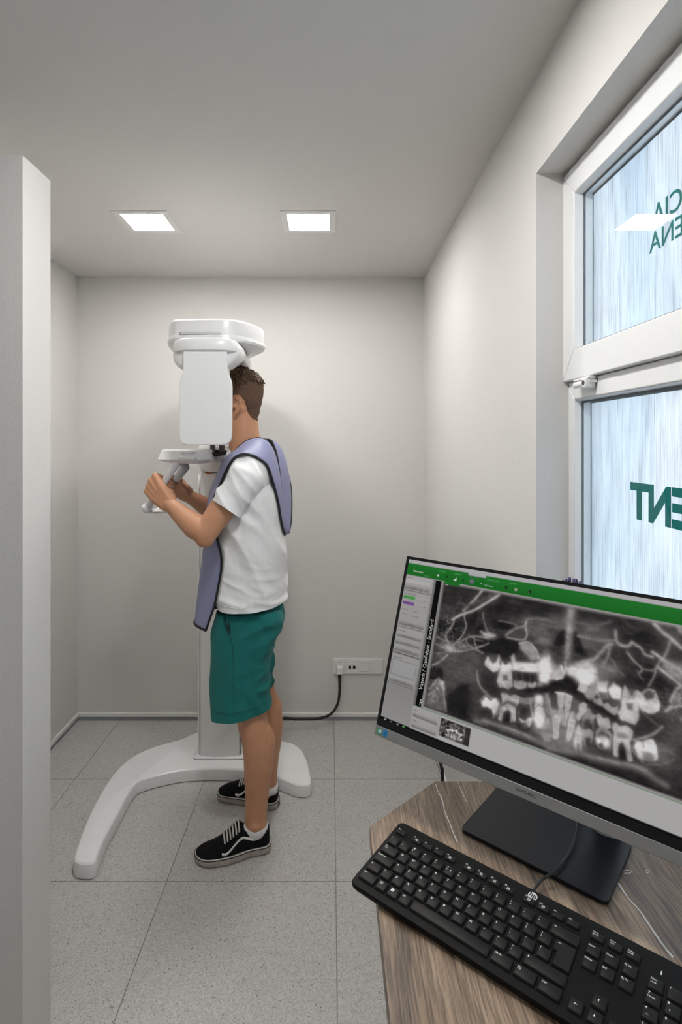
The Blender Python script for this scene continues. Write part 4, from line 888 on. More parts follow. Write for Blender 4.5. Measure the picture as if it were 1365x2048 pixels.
# words on the screen (flat, lit)
EW, EG, EK, EL = emis('screen_white', 'c9c9c6', SCREEN), emis('screen_palegreen', '6fae72', SCREEN), emis('screen_dark', '45433f', SCREEN), emis('screen_grey', '6c6a68', SCREEN)
def word(s, px, py, size, m, rot=0, bold=0, align='LEFT'):
    u, v = uv(px, py); lay('screen_text', s, u, v, size, m, scr, align, .0003, rot, bold)
word('Hlavní menu', 827, 1143, .0044, EW, bold=.00008); word('STORNO  <', 848.5, 1152, .0028, EG)
word('PACIENT', 878.5, 1143, .0034, EG); word('ZÁKROK', 909.5, 1148.5, .0034, EG); word('PROHLÍŽEČ', 940, 1154, .0036, EL); word('KONZULTÁCE', 974.5, 1160.5, .0034, EG); word('REPORT', 1020, 1167.5, .0034, EG); word('Zobrazení', 969.5, 1171.5, .0036, EW)
word('?', 1057.5, 1187, .0040, EW, bold=.0001); word('OPG', 891, 1170, .0030, EW, bold=.0001); word('Vatech', 822, 1123.5, .0022, EK)
word('Vatech / Qualident - Standard', 845, 1380.5, .0100, EW, rot=math.pi/2); word('R', 838.5, 1408.5, .0125, EW, rot=0)
for s, u, v, z, al in (('SNÍMKY', .0090, .2822, .0034, 'LEFT'), ('Hledej', .028, .2647, .0034, 'CENTER'), ('>', .055, .2647, .0034, 'CENTER'), ('2D SNÍMKOVÁNÍ', .0090, .2520, .0034, 'LEFT'), ('Jas', .0095, .2455, .0032, 'LEFT'), ('Kontrast', .0095, .2350, .0032, 'LEFT'), ('0%', .0585, .2450, .0034, 'RIGHT'), ('0%', .0585, .2345, .0034, 'RIGHT'),
    ('□ Zaostřit', .0090, .2235, .0032, 'LEFT'), ('□ Klasický', .0330, .2225, .0032, 'LEFT'), ('□ Invertuj', .0090, .2150, .0032, 'LEFT'), ('□ Euro efekt', .0330, .2140, .0032, 'LEFT'), ('Obnovit', .035, .1985, .0034, 'CENTER'), ('ANALÝZA', .0090, .1845, .0034, 'LEFT'), ('Změna vzdálenosti', .035, .1760, .0034, 'CENTER'), ('Kalibr', .035, .1640, .0034, 'CENTER'), ('Zalomení úhlů', .035, .1515, .0034, 'CENTER'),
    ('POZNÁMKA', .0095, .1365, .0034, 'LEFT'), ('Změnit originální okno', .035, .0975, .0036, 'CENTER'), ('Datum', .0690, .0620, .0030, 'LEFT'), ('Vše', .0715, .0540, .0034, 'LEFT'), ('Modalita', .0690, .0450, .0030, 'LEFT'), ('Vše', .0715, .0370, .0034, 'LEFT')):
    lay('screen_text', s.replace('□', 'o'), u, v, z, EK, scr, al, .0003)
# stand: rounded base plate, neck
bpz = ZD+.0055
LB = [dp(925, 1660, bpz), dp(1210, 1805, bpz), dp(1262, 1690, bpz)]
ex = (LB[1]-LB[0]).normalized(); L_ = (LB[1]-LB[0]).length; ey = V((-ex.y, ex.x, 0)); Wd = (LB[2]-LB[1]).dot(ey)
BM = Matrix((ex, ey, V((0, 0, 1)))).transposed().to_4x4(); BM.translation = V((LB[0].x, LB[0].y, ZD))
IMM = MM.inverted()
def st_obj(mb, name, m, **k):
    o = mb.obj(name, m, mon, local=True, **k); o.matrix_basis = IMM @ BM; return o
st_obj(MB().prism(rrect(-.004, 0, L_+.004, Wd+.004, .010), lambda a, b: V((a, b, .0005)), lambda a, b: V((a, b, .0065))), 'stand_base', M['base'], bevel=.0012)
nb = BM.inverted() @ (BL+rt*.2727+upv*.10-nv*.040)
q0 = BM.inverted() @ V((.466, .913, ZD+.006)); q1 = nb; hj = q0.copy(); hj.z = .17
m = MB(); RR = []
for t in [i/10 for i in range(11)]:
    c = q0*(1-t)**2+hj*(2*t*(1-t))+q1*t*t; hx = .020-.002*t; hy = .011
    RR.append([V((c.x+hx*math.copysign(abs(math.cos(a))**.4, math.cos(a)), c.y+hy*math.copysign(abs(math.sin(a))**.4, math.sin(a)), c.z)) for a in [2*math.pi*i/28 for i in range(28)]])
m.rings(RR); st_obj(m, 'stand_neck', M['base'], smooth=True)
MB().box((.2727-.05, .06, -.052), (.2727+.05, .15, -.0155)).obj('mount_plate', M['base'], mon, local=True, bevel=.004)
st_obj(MB().tube([(q0.x, q0.y, .006), (q0.x, q0.y, .0105), (q0.x, q0.y, .012)], [.031, .031, .028], 32), 'neck_collar', M['lgrey'], smooth=True)
# monitor cable: hangs behind the desk edge
mc = root('monitor_cable', (c1.x+.01, yb, ZD), 'black cable hanging down behind the desk corner under the monitor', 'cable')
pts = [BL+rt*.16+upv*.10-nv*.022, BL+rt*.145+upv*.06-nv*.05, P(881, 1500, 1.08), P(883.5, 1535, 1.07), P(886, 1575, 1.066), V(((887-CX)*1.066/F, 1.066, .55)), V((.228, 1.07, .10)), V((.25, 1.10, .01))]
MB().tube(cat_rom(pts, 8), .0032, 10).obj('cord', M['rubber'], mc, smooth='all')
# ------------------------------------------------------------ keyboard
kx, ky, kz, kyaw, ktilt = .03776882, .79366797, .92845885, -.68775136, .1
kR = V((math.cos(kyaw), math.sin(kyaw), 0)); kU = V((-math.sin(kyaw)*math.cos(ktilt), math.cos(kyaw)*math.cos(ktilt), math.sin(ktilt))); kN = kR.cross(kU)
KM = Matrix((kR, kU, kN)).transposed().to_4x4(); KM.translation = (kx, ky, kz)
kb = root('keyboard', (0, 0, 0), 'wired black full-size keyboard lying at an angle on the wooden desk', 'keyboard', M=KM)
u_ = .019; kt = -.0038                       # board surface below the key tops
W_ = 23.15*u_
out = rrect(-.30*u_, -.55*u_, W_, 6.78*u_, .009, 6)
m = MB(); n = len(out)
def lower(a, b, dz, ins=0):                # underside, level with the desk
    w = KM @ V((a, b, kt)); zb = max(ZD+.0012, .0); 
    return V((a, b, kt-(w.z-zb)/math.cos(ktilt)))
cxm, cym = W_/2, 3.1*u_
r0 = [lower(cxm+(a-cxm)*.985, cym+(b-cym)*.96, 0) for a, b in out]; r1 = [V((a, b, kt-.0055)) for a, b in out]; r2 = [V((a, b, kt-.0016)) for a, b in out]; r3 = [V((cxm+(a-cxm)*.996, cym+(b-cym)*.988, kt)) for a, b in out]
m.rings([r0, r1, r2, r3]); m.obj('keyboard_body', M['keybody'], kb, local=True, smooth=True, auto=50)
keyM = {}
def keymesh(w, h, hh=.0042):
    k = (round(w, 4), round(h, 4))
    if k not in keyM:
        m = MB(); a, b = w/2, h/2
        def rr(sx, sy, z, r): return [V((x, y, z)) for x, y in rrect(-sx, -sy, sx, sy, r, 2)]
        m.rings([rr(a-.0006, b-.0006, kt-.0002, .0008), rr(a-.0008, b-.0008, kt+.0012, .0009), rr(a-.0018, b-.0017, -.0004, .0012), rr(a-.0024, b-.0023, 0, .0012)])
        me = m.mesh('key'); me.materials.append(M['key'])
        for p in me.polygons: p.use_smooth = True
        me.set_sharp_from_angle(angle=math.radians(40)); keyM[k] = me
    return keyM[k]
def key(c, r, w=1, labels=(), h=1, dz=0):
    me = keymesh(w*u_-.0016, h*u_-.0016); o = bpy.data.objects.new('key', me); COL.objects.link(o); o.parent = kb
    o.matrix_basis = Matrix.Translation(((c+w/2)*u_, (r+h/2)*u_, dz))
    for (s, dx, dy, sz) in labels:
        lay('legend', s, -w*u_/2+.0040+dx, h*u_/2-.0062+dy, sz, M['legend'], o, 'LEFT', .00012, 0, sz*.022)
    return o
T2 = .0030
nums = [('`','~'),('1','!'),('2','@'),('3','#'),('4','$'),('5','%'),('6','^'),('7','&'),('8','*'),('9','('),('0',')'),('-','_'),('=','+')]
for i, (a, b) in enumerate(nums): key(i, 4, 1, [(b, 0, .0008, .0034), (a, 0, -.0038, .0036)]+([('€', .0060, -.0036, .0034)] if a == '5' else []))
key(13, 4, 2, [('←', 0, 0, .0050)] if False else [])
key(0, 3, 1.5, [('|<–', 0, .0004, .0032), ('–>|', 0, -.0030, .0032)])
for i, a in enumerate('QWERTYUIOP'): key(1.5+i, 3, 1, [(a, 0, -.0010, .0046)])
for i, (a, b) in enumerate((('[', '{'), (']', '}'))): key(11.5+i, 3, 1, [(b, 0, .0006, .0034), (a, 0, -.0036, .0034)])
key(0, 2, 1.75, [('Caps Lock', -.0012, .0006, .0031)])
for i, a in enumerate('ASDFGHJKL'): key(1.75+i, 2, 1, [(a, 0, -.0010, .0046)])
for i, (a, b) in enumerate(((';', ':'), ("'", '"'), ('\\', '|'))): key(10.75+i, 2, 1, [(b, 0, .0006, .0034), (a, 0, -.0036, .0034)])
key(0, 1, 1.25, []); key(1.25, 1, 1, [('|', 0, .0004, .0034), ('\\', 0, -.0034, .0034)])
for i, a in enumerate('ZXCVBNM'): key(2.25+i, 1, 1, [(a, 0, -.0010, .0046)])
for i, (a, b) in enumerate(((',', '<'), ('.', '>'), ('/', '?'))): key(9.25+i, 1, 1, [(b, 0, .0004, .0034), (a, 0, -.0036, .0034)])
key(12.25, 1, 2.75, [])
key(0, 0, 1.5, [('Ctrl', -.0006, .0006, .0031)]); key(1.5, 0, 1, []); key(2.5, 0, 1, []); key(3.5, 0, 1, [('Alt', 0, -.0004, .0033)]); key(4.5, 0, 6, []); key(10.5, 0, 1.5, [('Alt Gr', 0, -.0004, .0033)]); key(12, 0, 1.5, []); key(13.5, 0, 1.5, [('Ctrl', 0, -.0004, .0033)])
# small drawn legends (arrows, squares)
def glyph(c, r, polys, w=1, h=1):
    m = MB()
    for q in polys: m.add([V(((c)*u_+x, (r)*u_+y, .00015)) for x, y in q], [tuple(range(len(q)))])
    return m.obj('printed_symbol', M['legend'], kb, local=True)
def arrow(cx, cy, s, ang, tail=1.0):
    P_ = [(-.2, -tail), (.2, -tail), (.2, 0), (.6, 0), (0, .9), (-.6, 0), (-.2, 0)]
    c, n_ = math.cos(ang), math.sin(ang); return [(cx+s*(x*c-y*n_), cy+s*(x*n_+y*c)) for x, y in P_]
H = math.pi/2
glyph(13, 4, [arrow(.0058, .0135, .0019, H)]); glyph(0, 1, [arrow(.0055, .0130, .0021, 0, .6)]); glyph(12.25, 1, [arrow(.0055, .0130, .0021, 0, .6)])
glyph(13.5, 3, [arrow(.0068, .0130, .0017, H), [(.0085, .0128), (.0089, .0128), (.0089, .0150), (.0085, .0150)]])
glyph(2.5, 0, [[(.0050+i*.0023, .0094+j*.0023), (.0071+i*.0023, .0094+j*.0023), (.0071+i*.0023, .0115+j*.0023), (.0050+i*.0023, .0115+j*.0023)] for i in (0, 1) for j in (0, 1)])
def ring_sq(x0, y0, s, t=.0005): return [[(x0, y0), (x0+s, y0), (x0+s, y0+t), (x0, y0+t)], [(x0, y0+s-t), (x0+s, y0+s-t), (x0+s, y0+s), (x0, y0+s)], [(x0, y0), (x0+t, y0), (x0+t, y0+s), (x0, y0+s)], [(x0+s-t, y0), (x0+s, y0), (x0+s, y0+s), (x0+s-t, y0+s)], [(x0+.0009, y0+s/2-t/2), (x0+s-.0009, y0+s/2-t/2), (x0+s-.0009, y0+s/2+t/2), (x0+.0009, y0+s/2+t/2)]]
glyph(1.5, 0, ring_sq(.0050, .0100, .0040)); glyph(12, 0, ring_sq(.0045, .0105, .0036))
# ISO enter key
q = [(13.75, 2), (15, 2), (15, 4), (13.5, 4), (13.5, 3), (13.75, 3)]
e = .0010
ins = lambda d: [(13.75*u_+d, 2*u_+d), (15*u_-d, 2*u_+d), (15*u_-d, 4*u_-d), (13.5*u_+d, 4*u_-d), (13.5*u_+d, 3*u_+d), (13.75*u_+d, 3*u_+d)]
m = MB(); m.rings([[V((x, y, z)) for x, y in ins(d)] for d, z in ((.0014, kt-.0002), (.0016, kt+.0012), (.0026, -.0004), (.0031, 0))]); m.obj('key', M['key'], kb, local=True)
# function row
fk = [('Esc', 0, 1)]+[('F%d' % (i+1), s, 1) for i, s in enumerate((1.5, 2.5, 3.5, 4.5, 6.1, 7.1, 8.15, 9.2, 10.7, 11.7, 12.7, 13.7))]
for s, c, w in fk:
    key(c, 5.28, w, [(s, -.0008, .0026, .0030)], .66)
    if s in ('F1', 'F4', 'F5', 'F6', 'F7', 'F8', 'F9', 'F10'): glyph(c, 5.28, [[(a*.9, b*.9+.0004) for a, b in r_] for r_ in ring_sq(.0085, .0044, .0040, .0007)])
for s, t, c in (('Prt Sc', 'Sys Rq', 15.25), ('Scroll', 'Lock', 16.3), ('Pause', 'Break', 17.35)): key(c, 5.22, 1, [(s, -.0010, .0026, .0027), (t, -.0010, -.0004, .0027)], .72)
for i, (a, b) in enumerate((('Insert', 'Delete'), ('Home', 'End'), ('Pg Up', 'Pg Dn'))):
    key(15.25+i*1.05, 4, 1, [(a, -.0010, 0, .0031)]); key(15.25+i*1.05, 3, 1, [(b, -.0010, 0, .0031)])
for c, r, a in ((16.3, 1, 0), (15.25, 0, H), (16.3, 0, 2*H), (17.35, 0, -H)): key(c, r, 1, []); glyph(c, r, [arrow(.0085, .0105, .0019, a)])
np_ = [[('Num', 'Lock'), ('/', ''), ('*', ''), ('–', '')], [('7', 'Home'), ('8', ''), ('9', 'Pg Up')], [('4', ''), ('5', ''), ('6', '')], [('1', 'End'), ('2', ''), ('3', 'Pg Dn')]]
for j, row in enumerate(np_):
    for i, (a, b) in enumerate(row): key(18.75+i, 4-j, 1, [(a, 0, .0004, .0030 if a == 'Num' else .0044)]+([(b, 0, -.0034, .0030)] if b else []))
glyph(19.75, 3, [arrow(.0070, .0070, .0013, 0)]); glyph(18.75, 2, [arrow(.0070, .0075, .0013, H)]); glyph(20.75, 2, [arrow(.0070, .0075, .0013, -H)]); glyph(19.75, 1, [arrow(.0070, .0065, .0013, 2*H)])
key(18.75, 0, 2, [('0', 0, 0, .0044), ('Ins', 0, -.0036, .0030)]); key(20.75, 0, 1, [('.', 0, 0, .0044)]); key(21.75, 2, 1, [('+', 0, .002, .0050)], 2); key(21.75, 0, 1, [('Enter', -.001, .002, .0030)], 2)
MB().box((19.35*u_, 5.45*u_, kt), (19.42*u_, 5.70*u_, kt+.0003)).obj('indicator_mark', M['legend'], kb, local=True)
lg = MB().tube([(11.25*u_, 6.20*u_, kt), (11.25*u_, 6.20*u_, kt+.0005)], .0062, 28).obj('round_badge', mat('badge_silver', (.70, .70, .71), .3, metal=.2), kb, local=True)
me = textmesh('hp', .0100, .0001, 'CENTER', 0, 3); o = link('badge_letters', me, M['keybody'], lg, local=True); o.matrix_basis = Matrix.Translation((11.25*u_, 6.20*u_-.0022, kt+.00065)) @ Matrix(((1, .25, 0, 0), (0, 1, 0, 0), (0, 0, 1, 0), (0, 0, 0, 1)))
kc = root('keyboard_cable', KM @ V((11.2*u_, 6.75*u_, 0)), 'thin black keyboard cord crossing the monitor stand', 'cable')
def cdp(px, py, z): return PZ(px, py, z)
pts = [KM @ V((11.05*u_, 6.79*u_, kt-.004)), cdp(1084, 1760, ZD+.010), cdp(1106, 1745, ZD+.0115), cdp(1135, 1712, ZD+.0115), cdp(1150, 1680, ZD+.013), cdp(1156, 1652, ZD+.018), cdp(1160, 1625, ZD+.020), cdp(1168, 1600, ZD+.018), cdp(1190, 1570, ZD+.012)]
MB().tube(cat_rom(pts, 8), .0019, 10).obj('cord', M['rubber'], kc, smooth='all')
# ------------------------------------------------------------ person
YM = 2.18
man = root('person', (-.29, YM, 0), 'young man in white t-shirt and teal shorts standing in profile, gripping the machine handles', 'person')
def mir(p, dx=0): return V((p[0]+dx, 2*YM-p[1], p[2]))
# handle axes
tA, tB = P(352, 929, 2.08), P(296, 1013, 2.075)
tax = (tA-tB).normalized()
E_ = P(411, 1066, 1.955); Wr = P(336, 1006, 2.020); Sh = V((-.305, 2.015, 1.455))
def build_body():
    b = MB()
    # trunk and neck
    tr = [(-.315, .95, .10, .15), (-.315, 1.05, .098, .142), (-.318, 1.18, .100, .14), (-.322, 1.30, .108, .155), (-.325, 1.40, .092, .150), (-.330, 1.46, .070, .120), (-.337, 1.505, .058, .085), (-.342, 1.54, .064, .062), (-.348, 1.60, .062, .058), (-.356, 1.66, .062, .057), (-.36, 1.70, .055, .052)]
    b.rings([[V((x+a*math.cos(t), YM-.005+w*math.sin(t), z)) for t in [2*math.pi*i/28 for i in range(28)]] for x, z, a, w in tr])
    # head
    b.ell((-.372, YM, 1.757), (.098, .076, .090), 28, 18)
    b.ell((-.340, YM, 1.728), (.061, .066, .064), 24, 14)
    b.ell((-.336, YM, 1.686), (.050, .052, .046), 24, 14)
    b.ell((-.405, YM, 1.715), (.066, .064, .085), 24, 14)
    b.ell((-.420, YM, 1.655), (.050, .048, .040), 20, 12)          # jaw
    b.ell((-.452, YM, 1.642), (.020, .022, .018), 16, 10)          # chin
    b.capsule([(-.345, YM-.052, 1.690), (-.40, YM-.047, 1.645), (-.445, YM-.018, 1.636)], [.016, .015, .013], 12)
    b.capsule([(-.345, YM+.052, 1.690), (-.40, YM+.047, 1.645), (-.445, YM+.018, 1.636)], [.016, .015, .013], 12)
    b.capsule([(-.468, YM, 1.742), (-.484, YM, 1.715), (-.493, YM, 1.700)], [.009, .011, .012], 12)   # nose
    b.ell((-.482, YM-.009, 1.697), (.009, .008, .007)); b.ell((-.482, YM+.009, 1.697), (.009, .008, .007))
    b.capsule([(-.462, YM-.022, 1.676), (-.472, YM, 1.679), (-.462, YM+.022, 1.676)], [.005, .007, .005], 10)
    b.capsule([(-.460, YM-.019, 1.667), (-.470, YM, 1.666), (-.460, YM+.019, 1.667)], [.005, .007, .005], 10)
    b.capsule([(-.458, YM-.045, 1.757), (-.470, YM-.020, 1.763), (-.470, YM+.020, 1.763), (-.458, YM+.045, 1.757)], [.008, .009, .009, .008], 10)
    for s in (-1, 1):
        b.ell((-.448, YM+s*.040, 1.705), (.020, .018, .020))
        # ear: rim, bowl, lobe
        ec = V((-.366, YM+s*.079, 1.700))
        e = [(.004, -.030), (.012, -.018), (.020, .004), (.020, .020), (.010, .031), (-.004, .032), (-.012, .022), (-.012, .006)]
        b.tube(cat_rom([ec+V((x, s*(.003+.016*max(0, x/.02)), z)) for x, z in e], 4), .0042, 8)
        b.ell(ec+V((.004, -s*.008, .002)), (.013, .006, .026)); b.ell(ec+V((-.001, s*.003, -.027)), (.008, .005, .010)); b.ell(ec+V((-.012, s*.002, .0)), (.005, .006, .008))
    # arms with shoulders
    for k in (0, 1):
        f = (lambda p: V(p)) if k == 0 else (lambda p: mir(p))
        Sx = Sh; El = E_; W1 = Wr
        if k == 1: g = lambda p: V((p[0]-.018, 2*YM-p[1], p[2]))
        fo = f; fh = f if k == 0 else g
        b.capsule([fo((-.32, 2.08, 1.45)), fo(Sx), fo(Sx.lerp(El, .35)), fo(Sx.lerp(El, .62)), fo(Sx.lerp(El, .85)), fo(El)], [.040, .044, .048, .048, .045, .043], 20)
        q = El+V((-.001, -.003, -.012)); b.ell(fo(q), (.038, .036, .040))
        m1 = El.lerp(W1, .25)+V((0, -.002, -.004)); m2 = El.lerp(W1, .55)+V((0, 0, -.004)); m3 = El.lerp(W1, .82)
        b.capsule([fo(El), fo(m1), fh(m2) if k else m2, fh(m3), fh(W1)], [.043, .046, .0385, .030, .0265], 20)
        # hand closed round the grip: knuckle row runs parallel to the tube
        ctr = tB.lerp(tA, .44)
        side = V((-1, 0, 0))-tax*V((-1, 0, 0)).dot(tax); side.normalize()         # across the tube, towards the left
        tow = side.cross(tax); tow = tow if tow.y < 0 else -tow                    # towards the camera
        rt_ = .0145
        kn = []
        for i in range(4):
            off = (.033-.0215*i); c = ctr+tax*off
            kk = [(.034, .034), (.037, .032), (.034, .030), (.028, .028)][i]
            K_ = c+side*kk[0]+tow*kk[1]+tax*.002*(1 if i == 0 else 0); kn.append((c, K_))
        # palm: slab from wrist to knuckles on the camera side of the tube
        pc = (kn[0][1]+kn[3][1])/2
        for i in range(4):
            c, K_ = kn[i]; wq = W1+tax*(.014-.0095*i)+tow*.006
            mid = (K_+wq)/2+tow*.006
            b.capsule([fh(wq), fh(mid), fh(K_)], [.0185, .0185, .0128], 12)
        b.capsule([fh(W1), fh((pc+W1)/2), fh(pc-side*.01)], [.022, .024, .016], 14)
        for i in range(4):
            c, K_ = kn[i]; r0 = (.0098, .0102, .0096, .0085)[i]; R = rt_+.0088
            L = (1.0, 1.06, 1.0, .86)[i]
            PIP = c+side*(R+.010)*L+tow*(-.010); DIP = c+side*.010+tow*(-R-.001); TIP = c-side*.013+tow*(-R*.80)
            b.capsule([fh(K_), fh(K_.lerp(PIP, .5)+side*.003), fh(PIP)], [r0, r0*.93, r0*.95], 12)
            b.capsule([fh(PIP), fh(DIP)], [r0*.94, r0*.86], 12); b.capsule([fh(DIP), fh(TIP)], [r0*.86, r0*.78], 12)
        # thumb leaves the side of the palm near its base and closes over the tube
        tb = W1+tax*.022-side*.004+tow*.000
        t1 = ctr+tax*.018-side*.030+tow*.010; t2 = ctr+tax*.036-side*.024-tow*.012; t3 = ctr+tax*.040-side*.004-tow*.024
        b.capsule([fh(tb), fh(tb.lerp(t1, .6)), fh(t1)], [.016, .0155, .0125], 14); b.capsule([fh(t1), fh(t2)], [.0118, .0105], 12); b.capsule([fh(t2), fh(t3)], [.0105, .009], 12)
        b.capsule([fh(W1), fh(tb.lerp(t1, .35)), fh((pc+t1)/2)], [.02, .021, .018], 14)
    # legs
    def legpts(px, d):
        return [V(((x-CX)*dd/F, dd, EYE-(y-CY)*dd/F)) for (x, y), dd in zip(px, d)]
    near = legpts([(500, 1195), (498, 1290), (497, 1370), (502, 1425), (507, 1450), (517.5, 1490), (518, 1525), (515, 1565), (514, 1600), (512, 1640), (513, 1668)], [2.10, 2.09, 2.085, 2.08, 2.075, 2.07, 2.07, 2.075, 2.08, 2.085, 2.09])
    far = legpts([(500, 1185), (505, 1270), (514, 1340), (525, 1390), (537, 1415), (537, 1450), (536, 1485), (535, 1515), (535, 1545), (535, 1572), (536, 1592)], [2.26, 2.27, 2.28, 2.29, 2.295, 2.30, 2.31, 2.32, 2.33, 2.338, 2.342])
    rr = [.066, .068, .062, .058, .058, .060, .057, .049, (.043, .037), (.041, .033), (.039, .031)]
    for L in (near, far):
        b.capsule(L, rr, 22)
    b.ell(near[3]+V((-.022, 0, .004)), (.046, .046, .05)); b.ell(far[3]+V((-.022, 0, .004)), (.046, .046, .05))
    b.ell(near[9]+V((0, -.030, -.008)), (.018, .012, .018)); b.ell(near[5]+V((.012, 0, .01)), (.052, .050, .075)); b.ell(far[5]+V((.012, 0, .01)), (.050, .050, .075))
    b.capsule([near[9]+V((.015, 0, -.01)), near[9]+V((-.04, -.010, -.062)), near[9]+V((-.10, -.024, -.076))], [.029, .027, .018], 16)
    b.capsule([far[9]+V((.015, 0, -.01)), far[9]+V((-.04, .010, -.060)), far[9]+V((-.10, .024, -.076))], [.029, .027, .018], 16)
    return b, near, far
bb, NL, FL = build_body()
bme = remesh(bb, .0036, 3)
body = link('body', bme, M['skin'], man, smooth='all')
# eyes and brows (hidden side of the head towards the plate, still modelled)
for s in (-1, 1):
    MB().ell((-.456, YM+s*.032, 1.733), (.012, .012, .012)).obj('eye', mat('eye_white', (.8, .8, .78), .2), man, smooth='all')
    MB().ell((-.4665, YM+s*.032, 1.733), (.003, .0055, .0055)).obj('iris', mat('iris', (.05, .04, .03), .2), man, smooth='all')
    MB().capsule([(-.462, YM+s*.048, 1.752), (-.474, YM+s*.030, 1.757), (-.476, YM+s*.014, 1.753)], [.003, .0035, .003], 8).obj('eyebrow', M['hair'], man, smooth='all')
# hair: short sides as a shell grown from the skull, curls on top
def hairline(p):
    x, y, z = p; ay = abs(y-YM)
    if ((x+.362)/.026)**2+((z-1.704)/.040)**2 < 1 and ay > .05: return False
    lim = np.interp(x, [-.47, -.44, -.415, -.398, -.388, -.365, -.345, -.334, -.326, -.31, -.29, -.26], [1.80, 1.798, 1.785, 1.745, 1.728, 1.742, 1.732, 1.718, 1.675, 1.652, 1.642, 1.638])
    return z > lim+.004*noise.noise(V((x*90, y*90, z*90)))
bm = bmesh.new(); bm.from_mesh(bme)
kill = [f for f in bm.faces if not (f.calc_center_median().z > 1.62 and hairline(f.calc_center_median()) and (abs(f.calc_center_median().y-YM) < .080) )]
bmesh.ops.delete(bm, geom=kill, context='FACES')
for _ in range(8): bmesh.ops.smooth_vert(bm, verts=[v for v in bm.verts if v.is_boundary], factor=.5, use_axis_x=True, use_axis_y=True, use_axis_z=True)
bm.normal_update()
for v in bm.verts:
    z = v.co.z; top = max(0, min(1, (z-1.755)/.05)); h = .0012+.0035*max(0, min(1, (z-1.66)/.08))+.007*top
    if v.is_boundary: h = .0004
    n_ = noise.noise(v.co*70)*.5+noise.noise(v.co*160)*.5
    v.co += v.normal*(h*(1+.35*n_))
me = bpy.data.meshes.new('short_hair'); bm.to_mesh(me); bm.free()
me.materials.append(M['fade']); link('short_hair', me, M['fade'], man, smooth='all')
rnd = random.Random(11); hm = MB()
for i in range(1500):
    th_ = rnd.uniform(0, 2*math.pi); ph = math.acos(rnd.uniform(.10, 1))
    d = V((math.sin(ph)*math.cos(th_), math.sin(ph)*math.sin(th_), math.cos(ph)))
    c = V((-.372, YM, 1.757)); s = c+V((d.x*.100, d.y*.078, d.z*.092))
    if s.z < 1.780+.45*max(0, s.x+.325): continue
    w0 = V((noise.noise(s*26), noise.noise(s*26+V((9, 0, 0))), noise.noise(s*26+V((0, 9, 0)))))+V((rnd.uniform(-.3, .3), rnd.uniform(-.3, .3), 0))
    tang = (w0-d*w0.dot(d)).normalized(); bi = d.cross(tang)
    ln = rnd.uniform(.016, .034); amp = rnd.uniform(.002, .006); ph0 = rnd.uniform(0, 6.28); ht = rnd.uniform(.006, .019); pts = []
    for k in range(10):
        t = k/9; pts.append(s+d*(-.002+ht*math.sin(math.pi*min(1, t*.75+.05)))+tang*(ln*t)+bi*(amp*math.sin(ph0+t*7.5)))
    hm.tube(pts, [.0006+.0018*math.sin(math.pi*min(1, .15+k/11)) for k in range(10)], 5)
hm.obj('curly_hair', M['hair'], man, smooth='all')
# ---- t-shirt
def build_shirt():
    b = MB(); sl = MB(); n = 36
    secs = [(-.323, .85, .133, .182), (-.323, .88, .134, .184), (-.323, .98, .131, .182), (-.319, 1.08, .130, .177), (-.318, 1.18, .129, .175), (-.320, 1.28, .126, .178), (-.322, 1.36, .122, .184), (-.328, 1.43, .108, .180), (-.333, 1.475, .092, .160), (-.337, 1.505, .077, .118), (-.340, 1.53, .066, .080), (-.342, 1.540, .062, .068)]
    R = []
    for x, z, a, w in secs:
        hem = max(0, 1-(z-.893)/.25)
        R.append([V((x+a*math.copysign(abs(math.cos(t))**.88, math.cos(t)), YM-.005+w*math.copysign(abs(math.sin(t))**.88, math.sin(t)), z+hem*(.030*math.cos(t))+(.018*math.cos(t) if z > 1.52 else 0))) for t in [2*math.pi*i/n for i in range(n)]])
    b.rings(R)
    ax = (E_-Sh).normalized()
    for f in (lambda p: V(p), lambda p: mir(p)):
        b.ell(f((-.300, 2.050, 1.450)), (.074, .070, .072), 28, 18)
        s1 = Sh+ax*.155
        pts = [V((-.322, 2.10, 1.452)), V((-.310, 2.035, 1.458)), Sh+ax*.03+V((0, -.004, 0)), Sh+ax*.08+V((.002, -.006, -.002)), Sh+ax*.13+V((.004, -.006, -.006)), s1+V((.005, -.006, -.008))+ax*.02]
        sl.tube([f(p) for p in pts], [.058, .068, .064, .058, .054, .0525], 28)
    return b, sl
def fold(p, nr):
    q = p-V((-.32, YM, 0)); f = .003
    u = q.x*.86+q.z*.50; w = -q.x*.50+q.z*.86                      # folds run down and backwards
    f += .0070*noise.noise(V((q.x*9+q.z*7, q.y*5, q.z*3.5)))
    r1 = 1-2.6*abs(noise.noise(V((u*15, w*2.6, q.y*3+2)))); f += .0120*max(-.5, r1)
    lo = max(0, 1-(p.z-.90)/.26)
    r2 = 1-2.6*abs(noise.noise(V((q.x*6-q.z*9, q.y*4+7, q.z*22+q.x*10)))); f += .0070*lo*max(-.5, r2)
    a = (p-Sh).length; a2 = (p-mir(Sh)).length; a = min(a, a2)
    r3 = 1-2.4*abs(noise.noise(V((q.x*22+q.z*13, q.y*6, q.z*5-q.x*6)))); f += .0065*max(0, 1-abs(a-.15)/.10)*max(-.5, r3)
    return max(f, -.002 if a < .12 else -.007)+.0008*noise.noise(p*60)
